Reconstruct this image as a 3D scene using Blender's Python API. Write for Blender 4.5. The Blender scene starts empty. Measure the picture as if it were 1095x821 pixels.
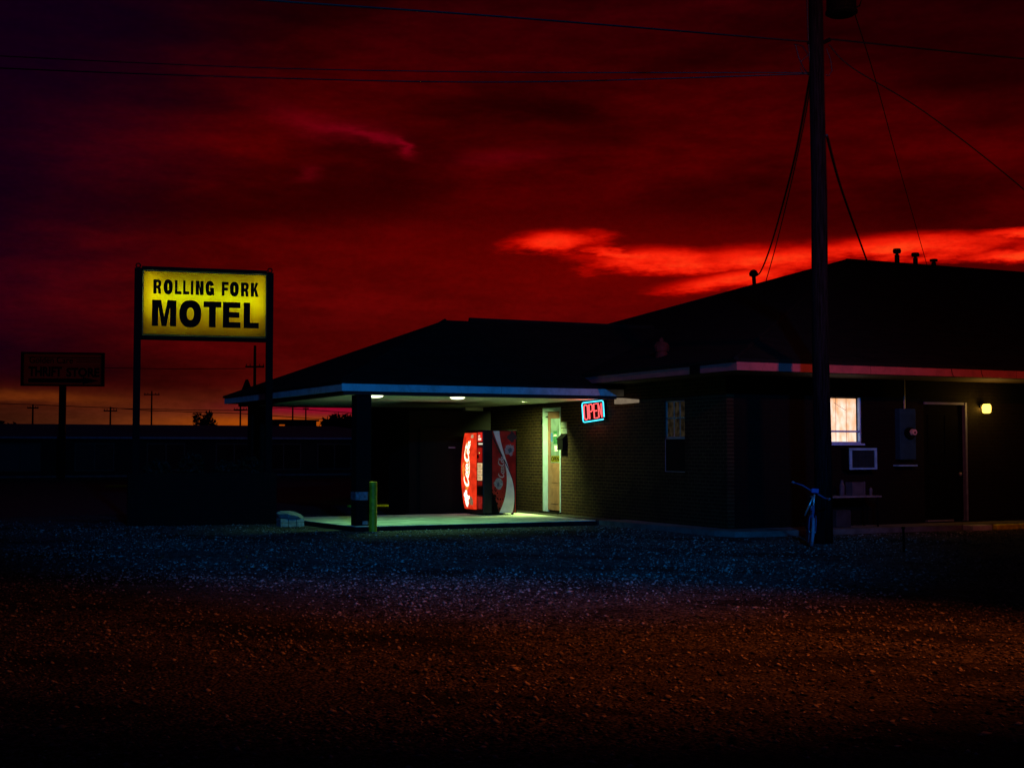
import bpy, math, random
import numpy as np
from mathutils import Vector, Matrix
random.seed(7)
rng = np.random.default_rng(7)
PI = math.pi
scn = bpy.context.scene
COL = scn.collection

# world axes follow the motel: +X along its front, +Y along its side. The viewer stands at (0,0).
YAW = math.radians(25.2)
FWD = Vector((math.sin(YAW), math.cos(YAW), 0)); RGT = Vector((math.cos(YAW), -math.sin(YAW), 0))

def lin(r, g, b):
    f = lambda c: (c/255/12.92) if c/255 <= .04045 else ((c/255+.055)/1.055)**2.4
    return (f(r), f(g), f(b), 1)

# ------------------------------------------------------------------ materials
def nt_new(name):
    m = bpy.data.materials.new(name); m.use_nodes = True
    nt = m.node_tree; nt.nodes.clear()
    out = nt.nodes.new('ShaderNodeOutputMaterial')
    return m, nt, out
class G:
    """tiny helper for node maths"""
    def __init__(s, nt): s.nt = nt
    def n(s, t, **k):
        nd = s.nt.nodes.new(t)
        for a, v in k.items(): setattr(nd, a, v)
        return nd
    def put(s, sock, v):
        if hasattr(v, 'is_output') or isinstance(v, bpy.types.NodeSocket): s.nt.links.new(v, sock)
        else: sock.default_value = v
    def m(s, op, a, b=0., c=None):
        nd = s.n('ShaderNodeMath', operation=op)
        s.put(nd.inputs[0], a); s.put(nd.inputs[1], b)
        if c is not None: s.put(nd.inputs[2], c)
        return nd.outputs[0]
    def step(s, v, a, b, lo=0., hi=1.):
        nd = s.n('ShaderNodeMapRange', interpolation_type='SMOOTHSTEP')
        s.put(nd.inputs['Value'], v)
        nd.inputs['From Min'].default_value = a; nd.inputs['From Max'].default_value = b
        nd.inputs['To Min'].default_value = lo; nd.inputs['To Max'].default_value = hi
        return nd.outputs[0]
    def mix(s, f, a, b, kind='MIX'):
        nd = s.n('ShaderNodeMix', data_type='RGBA', blend_type=kind)
        s.put(nd.inputs[0], f); s.put(nd.inputs[6], a); s.put(nd.inputs[7], b)
        return nd.outputs[2]
    def noise(s, vec, scale, detail=4, rough=.55, w=None):
        nd = s.n('ShaderNodeTexNoise')
        if vec is not None: s.put(nd.inputs['Vector'], vec)
        nd.inputs['Scale'].default_value = scale; nd.inputs['Detail'].default_value = detail
        nd.inputs['Roughness'].default_value = rough
        return nd.outputs[0]
    def comb(s, x, y, z):
        nd = s.n('ShaderNodeCombineXYZ')
        for i, v in enumerate((x, y, z)): s.put(nd.inputs[i], v)
        return nd.outputs[0]

def mat(name, col, rough=.7, var=.25, scale=6., metal=0., bump=.0, spec=.3):
    """plain surface with procedural mottling"""
    m, nt, out = nt_new(name); g = G(nt)
    b = g.n('ShaderNodeBsdfPrincipled')
    geo = g.n('ShaderNodeNewGeometry').outputs['Position']
    n = g.noise(geo, scale, 6, .6)
    dark = tuple(c*(1-var) for c in col[:3])+(1,); lite = tuple(min(1, c*(1+var)) for c in col[:3])+(1,)
    g.put(b.inputs['Base Color'], g.mix(g.step(n, .3, .7), dark, lite))
    g.put(b.inputs['Roughness'], g.m('ADD', g.m('MULTIPLY', n, .25), rough-.12))
    b.inputs['Metallic'].default_value = metal; b.inputs['Specular IOR Level'].default_value = spec
    if bump:
        bp = g.n('ShaderNodeBump'); bp.inputs['Strength'].default_value = bump; bp.inputs['Distance'].default_value = .01
        g.put(bp.inputs['Height'], g.noise(geo, scale*6, 4)); nt.links.new(bp.outputs[0], b.inputs['Normal'])
    nt.links.new(b.outputs[0], out.inputs[0]); return m
def emit(name, col, s=1., var=.0, scale=8.):
    m, nt, out = nt_new(name); g = G(nt)
    e = g.n('ShaderNodeEmission'); e.inputs[1].default_value = s
    if var:
        geo = g.n('ShaderNodeNewGeometry').outputs['Position']
        n = g.noise(geo, scale, 3)
        g.put(e.inputs[0], g.mix(g.step(n, .3, .7), tuple(c*(1-var) for c in col[:3])+(1,), col))
    else: e.inputs[0].default_value = col
    nt.links.new(e.outputs[0], out.inputs[0]); return m
def brick(name, axis, c1, c2, mortar, bump=.5):
    m, nt, out = nt_new(name); g = G(nt)
    b = g.n('ShaderNodeBsdfPrincipled'); b.inputs['Roughness'].default_value = .88; b.inputs['Specular IOR Level'].default_value = .15
    sep = g.n('ShaderNodeSeparateXYZ'); nt.links.new(g.n('ShaderNodeNewGeometry').outputs['Position'], sep.inputs[0])
    if axis == 'XY': u = g.m('ADD', sep.outputs[0], sep.outputs[1])
    else: u = sep.outputs['XYZ'.index(axis)]
    v = g.comb(u, sep.outputs[2], 0.)
    t = g.n('ShaderNodeTexBrick'); nt.links.new(v, t.inputs['Vector'])
    t.inputs['Scale'].default_value = 1.; t.inputs['Brick Width'].default_value = .203; t.inputs['Row Height'].default_value = .0725
    t.inputs['Mortar Size'].default_value = .007; t.inputs['Mortar Smooth'].default_value = .2; t.inputs['Bias'].default_value = -.2
    t.inputs['Color1'].default_value = c1; t.inputs['Color2'].default_value = c2; t.inputs['Mortar'].default_value = mortar
    n = g.noise(g.comb(u, sep.outputs[2], 3.), 9., 5)
    n_b = g.noise(g.comb(u, g.m('MULTIPLY', sep.outputs[2], .6), 7.), 1.3, 5, .6)
    cb = g.mix(g.step(n, .35, .75, 0., .5), t.outputs[0], tuple(q*.5 for q in c1[:3])+(1,))
    cb = g.mix(g.step(n_b, .48, .68, 0., .6), cb, tuple(q*.35 for q in c1[:3])+(1,))
    g.put(b.inputs['Base Color'], cb)
    bp = g.n('ShaderNodeBump'); bp.inputs['Strength'].default_value = bump; bp.inputs['Distance'].default_value = .008; bp.invert = True
    nt.links.new(t.outputs['Fac'], bp.inputs['Height']); nt.links.new(bp.outputs[0], b.inputs['Normal'])
    nt.links.new(b.outputs[0], out.inputs[0]); return m

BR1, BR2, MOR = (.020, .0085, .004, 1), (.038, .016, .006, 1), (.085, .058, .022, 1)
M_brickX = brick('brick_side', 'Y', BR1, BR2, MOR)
M_brickY = brick('brick_front_shaded', 'X', (.0028, .0017, .0012, 1), (.004, .0024, .0017, 1), (.006, .0045, .0035, 1))  # darker copy of the side brick, shade put into the colour
M_brickC = brick('brick_column', 'XY', (.003, .002, .0016, 1), (.005, .003, .0022, 1), (.008, .006, .005, 1))
M_fasc = mat('fascia_paint', (.5, .54, .56, 1), .6, .14, 1.7)
def streaky(name, col, dk):
    m, nt, out = nt_new(name); g = G(nt); b = g.n('ShaderNodeBsdfPrincipled'); b.inputs['Roughness'].default_value = .6
    sp_ = g.n('ShaderNodeSeparateXYZ'); nt.links.new(g.n('ShaderNodeNewGeometry').outputs['Position'], sp_.inputs[0])
    u = g.m('ADD', sp_.outputs[0], sp_.outputs[1]); n_ = g.noise(g.comb(g.m('MULTIPLY', u, 3.), g.m('MULTIPLY', sp_.outputs[2], 2.), 0.), 1., 6, .7); n2_ = g.noise(g.comb(g.m('MULTIPLY', u, 22.), g.m('MULTIPLY', sp_.outputs[2], 9.), 4.), 1., 4, .6)
    c = g.mix(g.step(n_, .40, .68, 0., .55), col, dk); c = g.mix(g.step(n2_, .62, .72, 0., .7), c, dk)
    jn = g.m('FRACT', g.m('DIVIDE', u, 3.66)); c = g.mix(g.step(jn, 0., .004, 1., 0.), c, (.01, .01, .01, 1))
    g.put(b.inputs['Base Color'], c); nt.links.new(b.outputs[0], out.inputs[0]); return m
M_fasc = streaky('weathered_fascia_paint', (.52, .56, .58, 1), (.22, .2, .17, 1))
M_fascM = streaky('weathered_sodium_red_fascia', (.50, .10, .10, 1), (.2, .05, .045, 1)) # red of the sodium light put into the fascia paint colour
M_soffit = mat('soffit_boards', (.05, .035, .025, 1), .8, .2, 3)
M_ceil = mat('ceiling_paint', (.72, .74, .66, 1), .8, .12, 1.5)
M_beam = mat('dark_stained_beam', (.012, .010, .009, 1), .8)
M_white = mat('white_trim', (.72, .74, .72, 1), .5, .12, 7)
M_black = mat('black_metal', (.0022, .0022, .0026, 1), .75, .3, 9, spec=.07)
M_dark = mat('dark_panel', (.004, .0034, .003, 1), .9, .3, 3, spec=.08)
M_conc = mat('concrete', (.50, .53, .47, 1), .85, .3, 2.2, bump=.3)
M_concD = mat('stained_concrete', (.11, .105, .10, 1), .9, .4, 3, bump=.3)
M_yel = mat('yellow_safety_paint', (.95, .42, .01, 1), .5, .35, 9)
M_yelD = mat('worn_yellow_paint', (.80, .72, .02, 1), .7, .35, 6)
M_grey = mat('grey_metal', (.2, .22, .24, 1), .45, .2, 8, .3)
M_greyBlue = mat('blue_lit_grey_metal', (.14, .40, .66, 1), .5, .2, 8)  # blue of the lot lamp put into the grey metal's colour
M_door = mat('brown_door', (.20, .09, .055, 1), .5, .2, 5)
M_doorD = mat('dark_door', (.0015, .0015, .0015, 1), .8, .2, 5, spec=.04)
M_leaf = mat('shrub_leaf', (.005, .008, .003, 1), .7, .4, 20)
M_leafD = mat('far_leaf', (.008, .010, .007, 1), .9, .4, 2)
M_tin = mat('far_tin_roof', (.07, .09, .11, 1), .6, .3, .4)
M_tan = mat('far_wall', (.012, .012, .014, 1), .9, .3, .6)
M_glassD = mat('dark_glass', (.004, .005, .006, 1), .3, .2, 3, spec=.15)
M_pale = mat('pale_panel', (.24, .2, .18, 1), .7, .15, 5)
M_rubber = mat('rubber', (.02, .02, .02, 1), .8, .3, 20)
M_wire = mat('cable_black', (.006, .006, .009, 1), .6, .2, 5)
M_stone = mat('pale_stone', (.2, .22, .22, 1), .85, .3, 12, bump=.6)
M_tyre = mat('dusty_tyre', (.42, .30, .42, 1), .8, .3, 20)
M_bike = mat('blue_bike_paint', (.05, .10, .24, 1), .35, .2, 10)
M_chrome = mat('worn_chrome', (.6, .62, .66, 1), .35, .15, 10, .7)

def wood_pole():
    m, nt, out = nt_new('weathered_pole_wood'); g = G(nt)
    b = g.n('ShaderNodeBsdfPrincipled'); b.inputs['Roughness'].default_value = .9; b.inputs['Specular IOR Level'].default_value = .04
    sep = g.n('ShaderNodeSeparateXYZ'); nt.links.new(g.n('ShaderNodeNewGeometry').outputs['Position'], sep.inputs[0])
    v = g.comb(g.m('MULTIPLY', sep.outputs[0], 30.), g.m('MULTIPLY', sep.outputs[1], 30.), g.m('MULTIPLY', sep.outputs[2], 1.5))
    n = g.noise(v, 1.6, 6, .7)
    g.put(b.inputs['Base Color'], g.mix(g.step(n, .35, .65), (.002, .002, .002, 1), (.011, .011, .014, 1)))
    bp = g.n('ShaderNodeBump'); bp.inputs['Strength'].default_value = .7; bp.inputs['Distance'].default_value = .01
    g.put(bp.inputs['Height'], n); nt.links.new(bp.outputs[0], b.inputs['Normal'])
    nt.links.new(b.outputs[0], out.inputs[0]); return m
M_pole = wood_pole()
def shingle():
    m, nt, out = nt_new('asphalt_shingles'); g = G(nt)
    b = g.n('ShaderNodeBsdfPrincipled'); b.inputs['Roughness'].default_value = .95; b.inputs['Specular IOR Level'].default_value = .05
    sep = g.n('ShaderNodeSeparateXYZ'); nt.links.new(g.n('ShaderNodeNewGeometry').outputs['Position'], sep.inputs[0])
    v = g.comb(g.m('ADD', sep.outputs[0], sep.outputs[1]), g.m('MULTIPLY', sep.outputs[2], 2.6), 0.)
    t = g.n('ShaderNodeTexBrick'); nt.links.new(v, t.inputs['Vector'])
    t.inputs['Scale'].default_value = 1.; t.inputs['Brick Width'].default_value = .3; t.inputs['Row Height'].default_value = .14; t.inputs['Mortar Size'].default_value = .008
    t.inputs['Color1'].default_value = (.008, .008, .007, 1); t.inputs['Color2'].default_value = (.014, .013, .011, 1); t.inputs['Mortar'].default_value = (.004, .004, .004, 1)
    nt.links.new(t.outputs[0], b.inputs['Base Color']); nt.links.new(b.outputs[0], out.inputs[0]); return m
M_roof = shingle()
def gravel_ground():
    m, nt, out = nt_new('gravel_bed'); g = G(nt)
    b = g.n('ShaderNodeBsdfPrincipled'); b.inputs['Roughness'].default_value = .95; b.inputs['Specular IOR Level'].default_value = .1
    geo = g.n('ShaderNodeNewGeometry').outputs['Position']
    vo = g.n('ShaderNodeTexVoronoi'); vo.inputs['Scale'].default_value = 34.; nt.links.new(geo, vo.inputs['Vector'])
    sp = g.n('ShaderNodeSeparateColor'); nt.links.new(vo.outputs['Color'], sp.inputs[0])
    c = g.mix(g.step(sp.outputs[0], .2, 1.), (.004, .0038, .0035, 1), (.17, .16, .15, 1))
    big = g.noise(geo, .22, 5, .6); ruts = g.noise(geo, .9, 4, .6)
    c = g.mix(g.step(big, .35, .62), g.mix(.5, c, (.07, .065, .06, 1)), c)
    c = g.mix(g.step(ruts, .5, .75, 0., .5), c, (.05, .048, .045, 1))
    sepg = g.n('ShaderNodeSeparateXYZ'); nt.links.new(geo, sepg.inputs[0])
    al = g.m('ADD', g.m('MULTIPLY', sepg.outputs[0], RGT.x), g.m('MULTIPLY', sepg.outputs[1], RGT.y)); ac_ = g.m('ADD', g.m('MULTIPLY', sepg.outputs[0], FWD.x), g.m('MULTIPLY', sepg.outputs[1], FWD.y))
    rn = g.noise(g.comb(g.m('ADD', g.m('MULTIPLY', al, .34), g.m('MULTIPLY', ac_, .12)), g.m('ADD', g.m('MULTIPLY', ac_, .5), g.m('MULTIPLY', al, .12)), 0.), 1., 6, .65)
    c = g.mix(g.step(rn, .50, .60, 0., .82), c, (.010, .009, .008, 1))
    dirt = g.noise(geo, .55, 6, .65); c = g.mix(g.step(dirt, .52, .66, 0., .7), c, (.022, .019, .016, 1))
    g.put(b.inputs['Base Color'], c)
    bp = g.n('ShaderNodeBump'); bp.inputs['Strength'].default_value = 1.; bp.inputs['Distance'].default_value = .03; bp.invert = True
    g.put(bp.inputs['Height'], vo.outputs['Distance']); nt.links.new(bp.outputs[0], b.inputs['Normal'])
    nt.links.new(b.outputs[0], out.inputs[0]); return m
M_gravel = gravel_ground()
def stone_mat():
    m, nt, out = nt_new('loose_gravel'); g = G(nt)
    b = g.n('ShaderNodeBsdfPrincipled'); b.inputs['Roughness'].default_value = .9; b.inputs['Specular IOR Level'].default_value = .2
    ge = g.n('ShaderNodeNewGeometry')
    r = ge.outputs['Random Per Island']
    c = g.mix(g.m('POWER', r, 2.2), (.012, .011, .010, 1), (.46, .42, .38, 1))
    g.put(b.inputs['Base Color'], c); nt.links.new(b.outputs[0], out.inputs[0]); return m
M_loose = stone_mat()
M_road = mat('old_asphalt', (.012, .012, .013, 1), .9, .3, .6)

# ------------------------------------------------------------------ objects
WL = {}
def put_meta(o, label, cat, group=None, kind=None):
    if label: o['label'] = label
    if cat: o['category'] = cat
    if group: o['group'] = group
    if kind: o['kind'] = kind
    return o
def thing(name, label, cat, loc=(0, 0, 0), rz=0., group=None):
    o = bpy.data.objects.new(name, None); COL.objects.link(o)
    o.location = loc; o.rotation_euler = (0, 0, rz); o.empty_display_size = .2
    WL[o.name] = Vector(loc) if rz == 0. else None     # None: children given in local coordinates
    return put_meta(o, label, cat, group)
class MB:
    def __init__(s): s.v = []; s.f = []
    def add(s, vs, fs):
        k = len(s.v); s.v += [tuple(v) for v in vs]; s.f += [tuple(i+k for i in f) for f in fs]; return s
    def box(s, x0, x1, y0, y1, z0, z1):
        vs = [(x, y, z) for z in (z0, z1) for y in (y0, y1) for x in (x0, x1)]
        return s.add(vs, [(0, 2, 3, 1), (4, 5, 7, 6), (0, 1, 5, 4), (2, 6, 7, 3), (0, 4, 6, 2), (1, 3, 7, 5)])
    def cyl(s, p0, p1, r0, r1=None, n=12, caps=True):
        p0 = Vector(p0); p1 = Vector(p1); r1 = r0 if r1 is None else r1
        d = (p1-p0).normalized(); a = d.orthogonal().normalized(); b = d.cross(a)
        vs = []
        for p, r in ((p0, r0), (p1, r1)):
            for i in range(n):
                t = 2*PI*i/n; vs.append(p+a*math.cos(t)*r+b*math.sin(t)*r)
        fs = [(i, (i+1) % n, n+(i+1) % n, n+i) for i in range(n)]
        if caps: fs += [tuple(range(n))[::-1], tuple(range(n, 2*n))]
        return s.add(vs, fs)
    def lathe(s, c, prof, n=16):
        vs = []
        for r, z in prof:
            for i in range(n):
                t = 2*PI*i/n; vs.append((c[0]+r*math.cos(t), c[1]+r*math.sin(t), c[2]+z))
        fs = [(j*n+i, j*n+(i+1) % n, (j+1)*n+(i+1) % n, (j+1)*n+i) for j in range(len(prof)-1) for i in range(n)]
        fs += [tuple(range(n))[::-1], tuple(range((len(prof)-1)*n, len(prof)*n))]
        return s.add(vs, fs)
    def tube(s, pts, r, n=6):
        pts = [Vector(p) for p in pts]
        rings = []
        for i, p in enumerate(pts):
            d = (pts[min(i+1, len(pts)-1)]-pts[max(i-1, 0)]).normalized()
            up = Vector((0, 0, 1)) if abs(d.z) < .9 else Vector((1, 0, 0))
            a = d.cross(up).normalized(); b = a.cross(d)
            rr = r[i] if isinstance(r, (list, tuple)) else r
            rings.append([p+a*math.cos(2*PI*k/n)*rr+b*math.sin(2*PI*k/n)*rr for k in range(n)])
        vs = [v for q in rings for v in q]
        fs = [(j*n+i, j*n+(i+1) % n, (j+1)*n+(i+1) % n, (j+1)*n+i) for j in range(len(pts)-1) for i in range(n)]
        fs += [tuple(range(n))[::-1], tuple(range((len(pts)-1)*n, len(pts)*n))]
        return s.add(vs, fs)
    def torus(s, c, ax, R, r, n=24, m=8):
        c = Vector(c); ax = Vector(ax).normalized(); a = ax.orthogonal().normalized(); b = ax.cross(a)
        vs = []
        for i in range(n):
            t = 2*PI*i/n; d = a*math.cos(t)+b*math.sin(t)
            for j in range(m):
                u = 2*PI*j/m; vs.append(c+d*(R+r*math.cos(u))+ax*r*math.sin(u))
        fs = [(i*m+j, ((i+1) % n)*m+j, ((i+1) % n)*m+(j+1) % m, i*m+(j+1) % m) for i in range(n) for j in range(m)]
        return s.add(vs, fs)
    def build(s, name, m, parent=None, label=None, smooth=False, local=False, bevel=0.):
        off = Vector((0, 0, 0))
        wl = None
        if parent is not None:
            wl = WL.get(parent.name)
            if wl is not None and not local: off = wl
        me = bpy.data.meshes.new(name)
        me.from_pydata([tuple(Vector(v)-off) for v in s.v], [], s.f); me.materials.append(m); me.update()
        if smooth:
            for p in me.polygons: p.use_smooth = True
        o = bpy.data.objects.new(name, me); COL.objects.link(o)
        if parent is not None: o.parent = parent
        WL[o.name] = (wl if parent is not None else Vector((0, 0, 0)))
        if label: o['label'] = label
        if bevel:
            b = o.modifiers.new('bevel', 'BEVEL'); b.width = bevel; b.segments = 2; b.limit_method = 'ANGLE'
        return o
def top(mb, name, m, label, cat, group=None, kind=None, **k):
    """a thing that is one mesh: origin moved to its base"""
    v = np.array([tuple(p) for p in mb.v]); c = (v.min(0)+v.max(0))/2; c[2] = v[:, 2].min()
    loc = Vector(c)
    mb.v = [tuple(Vector(p)-loc) for p in mb.v]
    o = mb.build(name, m, **k); o.location = loc; WL[o.name] = loc
    return put_meta(o, label, cat, group, kind)
def struct(mb, name, m, kind='structure', label=None, **k):
    o = mb.build(name, m, **k); o['kind'] = kind
    if label: o['label'] = label
    return o
def copy_tree(o, parent=None):
    c = o.copy(); COL.objects.link(c)
    if parent is not None: c.parent = parent
    for ch in list(o.children): copy_tree(ch, c)
    return c

def flat2d(name, loops, m, parent, xform, depth=.004, label=None):
    """closed 2-D outlines (holes by even-odd) filled and given thickness, placed by xform((u,v,w)) -> point"""
    cu = bpy.data.curves.new('t', 'CURVE'); cu.dimensions = '2D'; cu.fill_mode = 'BOTH'; cu.extrude = depth/2
    for lp in loops:
        sp = cu.splines.new('POLY'); sp.points.add(len(lp)-1)
        for i, (x, y) in enumerate(lp): sp.points[i].co = (x, y, 0, 1)
        sp.use_cyclic_u = True
    o = bpy.data.objects.new('t', cu); COL.objects.link(o)
    dg = bpy.context.evaluated_depsgraph_get()
    me0 = bpy.data.meshes.new_from_object(o.evaluated_get(dg))
    mb = MB(); mb.add([xform(v.co) for v in me0.vertices], [tuple(p.vertices) for p in me0.polygons])
    bpy.data.objects.remove(o); bpy.data.curves.remove(cu); bpy.data.meshes.remove(me0)
    return mb.build(name, m, parent, label=label, local=True)

# ------------------------------------------------------------------ lettering
def arc(cx, cy, rx, ry, a0, a1, n=20, p=2.3):
    o = []
    for i in range(n+1):
        t = math.radians(a0+(a1-a0)*i/n); c, s = math.cos(t), math.sin(t)
        o.append((cx+rx*math.copysign(abs(c)**(2/p), c), cy+ry*math.copysign(abs(s)**(2/p), s)))
    return o
def glyph(ch, t=.33, h=.21):
    """unit-square outlines of a heavy grotesque; t = stem width, h = arm height"""
    if ch == 'I': return [[(0, 0), (1, 0), (1, 1), (0, 1)]]
    if ch == 'L': return [[(0, 0), (1, 0), (1, h), (t, h), (t, 1), (0, 1)]]
    if ch == 'E':
        a, b = .5-h*.45, .5+h*.5
        return [[(0, 0), (1, 0), (1, h), (t, h), (t, a), (.93, a), (.93, b), (t, b), (t, 1-h), (.98, 1-h), (.98, 1), (0, 1)]]
    if ch == 'F':
        a, b = .38, .38+h*.95
        return [[(0, 0), (t*1.05, 0), (t*1.05, a), (.9, a), (.9, b), (t*1.05, b), (t*1.05, 1-h), (1, 1-h), (1, 1), (0, 1)]]
    if ch == 'T': return [[(.5-t/2, 0), (.5+t/2, 0), (.5+t/2, 1-h), (1, 1-h), (1, 1), (0, 1), (0, 1-h), (.5-t/2, 1-h)]]
    if ch == 'N': return [[(0, 0), (t, 0), (t, .55), (1-t*1.05, 0), (1, 0), (1, 1), (1-t, 1), (1-t, .46), (t*1.05, 1), (0, 1)]]
    if ch == 'M': return [[(0, 0), (.26, 0), (.26, .72), (.40, 0), (.60, 0), (.74, .72), (.74, 0), (1, 0), (1, 1), (.63, 1), (.5, .36), (.37, 1), (0, 1)]]
    if ch == 'K': return [[(0, 0), (t, 0), (t, .26), (.46, .42), (.62, 0), (1.04, 0), (.70, .60), (1, 1), (.60, 1), (t, .58), (t, 1), (0, 1)]]
    if ch == 'O': return [arc(.5, .5, .5, .53, 0, 342, 38), arc(.5, .5, .5-t, .5-h*1.15, 0, 342, 38)]
    if ch == 'R':
        b = arc(.52, .715, .48, .285, 90, -75, 16, 2.6)
        return [[(0, 0), (t, 0), (t, .38), (.42, .38), (.55, .33), (.62, 0), (1.0, 0), (.97, .06), (.95, .32), (.82, .47)]+b[::-1][1:]+[(0, 1)],
                [(t, .57), (t, .80)]+arc(.50, .685, .15, .115, 90, -90, 10)]
    if ch == 'G':
        return [arc(.5, .5, .5, .53, 22, 300, 34)+[(.80, .09), (.83, -.01), (1, -.01), (1, .54), (.53, .54), (.53, .35), (.68, .35)]
                + arc(.5, .5, .5-t, .5-h*1.2, 318, 30, 28)]
    return []
def fit(loops, x0, x1, y0, y1): return [[(x0+(x1-x0)*u, y0+(y1-y0)*v) for u, v in lp] for lp in loops]
def font_loops_mesh(text, w, h, bold=.0):
    """built-in font, returned as a mesh scaled to w x h with its lower left at 0,0"""
    cu = bpy.data.curves.new('t', 'FONT'); cu.body = text; cu.extrude = .01; cu.offset = bold
    o = bpy.data.objects.new('t', cu); COL.objects.link(o)
    me = bpy.data.meshes.new_from_object(o.evaluated_get(bpy.context.evaluated_depsgraph_get()))
    v = np.array([tuple(q.co) for q in me.vertices]); a, b = v.min(0), v.max(0)
    vs = [((p[0]-a[0])/(b[0]-a[0])*w, (p[1]-a[1])/(b[1]-a[1])*h, p[2]/.01) for p in v]
    fs = [tuple(p.vertices) for p in me.polygons]
    bpy.data.objects.remove(o); bpy.data.curves.remove(cu); bpy.data.meshes.remove(me)
    return vs, fs
def stroke(pts, w):
    """variable-width ribbon polygon along pts (2-D)"""
    L, R = [], []
    for i, p in enumerate(pts):
        a = pts[max(i-1, 0)]; b = pts[min(i+1, len(pts)-1)]
        dx, dy = b[0]-a[0], b[1]-a[1]; l = math.hypot(dx, dy) or 1
        k = i/(len(pts)-1); ww = w*(.45+.75*math.sin(PI*min(max(k, .04), .96)))/2
        L.append((p[0]-dy/l*ww, p[1]+dx/l*ww)); R.append((p[0]+dy/l*ww, p[1]-dx/l*ww))
    return L, R
def script_logo():
    """strokes of the flowing two-word soft drink lettering, about 3.55 wide and 1 high"""
    def el(cx, cy, rx, ry, a0, a1, n=16, sh=.3):
        o = []
        for i in range(n+1):
            t = math.radians(a0+(a1-a0)*i/n); x = cx+rx*math.cos(t); y = cy+ry*math.sin(t); o.append((x+sh*(y-.3), y))
        return o
    S = []
    S.append((el(.38, .52, .34, .46, 55, 330), .17))                    # C
    S.append(([(.62, .12), (.8, .0), (1.1, -.14), (1.6, -.17), (2.1, -.08)], .07))   # long tail under
    S.append((el(.92, .30, .15, .22, 0, 360), .12))                     # o
    S.append((el(1.26, .30, .15, .22, 50, 320), .12))                   # c
    S.append((el(1.56, .30, .14, .22, 0, 360), .12))                    # a
    S.append(([(1.78, .52), (1.70, .25), (1.74, .10), (1.86, .14)], .10))
    S.append(([(1.88, .36), (2.05, .38)], .10))                         # dash
    S.append((el(2.30, .52, .30, .46, 60, 320), .17))                   # C
    S.append(([(2.28, .92), (2.5, 1.04), (2.8, .98), (3.1, .86), (3.4, .9)], .08))   # swash
    S.append((el(2.76, .30, .14, .22, 0, 360), .12))                    # o
    S.append(([(2.95, .15), (3.14, .55), (3.24, .9), (3.14, .98), (3.06, .8), (3.02, .3), (3.08, .08), (3.2, .14)], .10))  # l
    S.append((el(3.34, .30, .13, .22, 0, 360), .12))                    # a
    S.append(([(3.56, .52), (3.48, .25), (3.52, .10), (3.64, .16)], .10))
    return S
def ribbons(mb, S, fn):
    for pts, w in S:
        L, R = stroke(pts, w); n = len(L)
        vs = [fn(*p) for p in L]+[fn(*p) for p in R]
        mb.add(vs, [(i, i+1, n+i+1, n+i) for i in range(n-1)])
    return mb

# ================================================================== SETTING
g0 = MB(); g0.add([(-700, -700, 0), (700, -700, 0), (700, 700, 0), (-700, 700, 0)], [(0, 1, 2, 3)])
struct(g0, 'ground', M_gravel)
rd = MB(); rd.add([(-120, 31, .004), (-8, 32.2, .004), (9, 34.4, .004), (60, 47.5, .004), (120, 47.5, .004), (120, 420, .004), (-300, 420, .004), (-300, 31, .004)],
                  [(0, 1, 2, 3, 4, 5, 6, 7)])
struct(rd, 'road', M_road)
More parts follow.
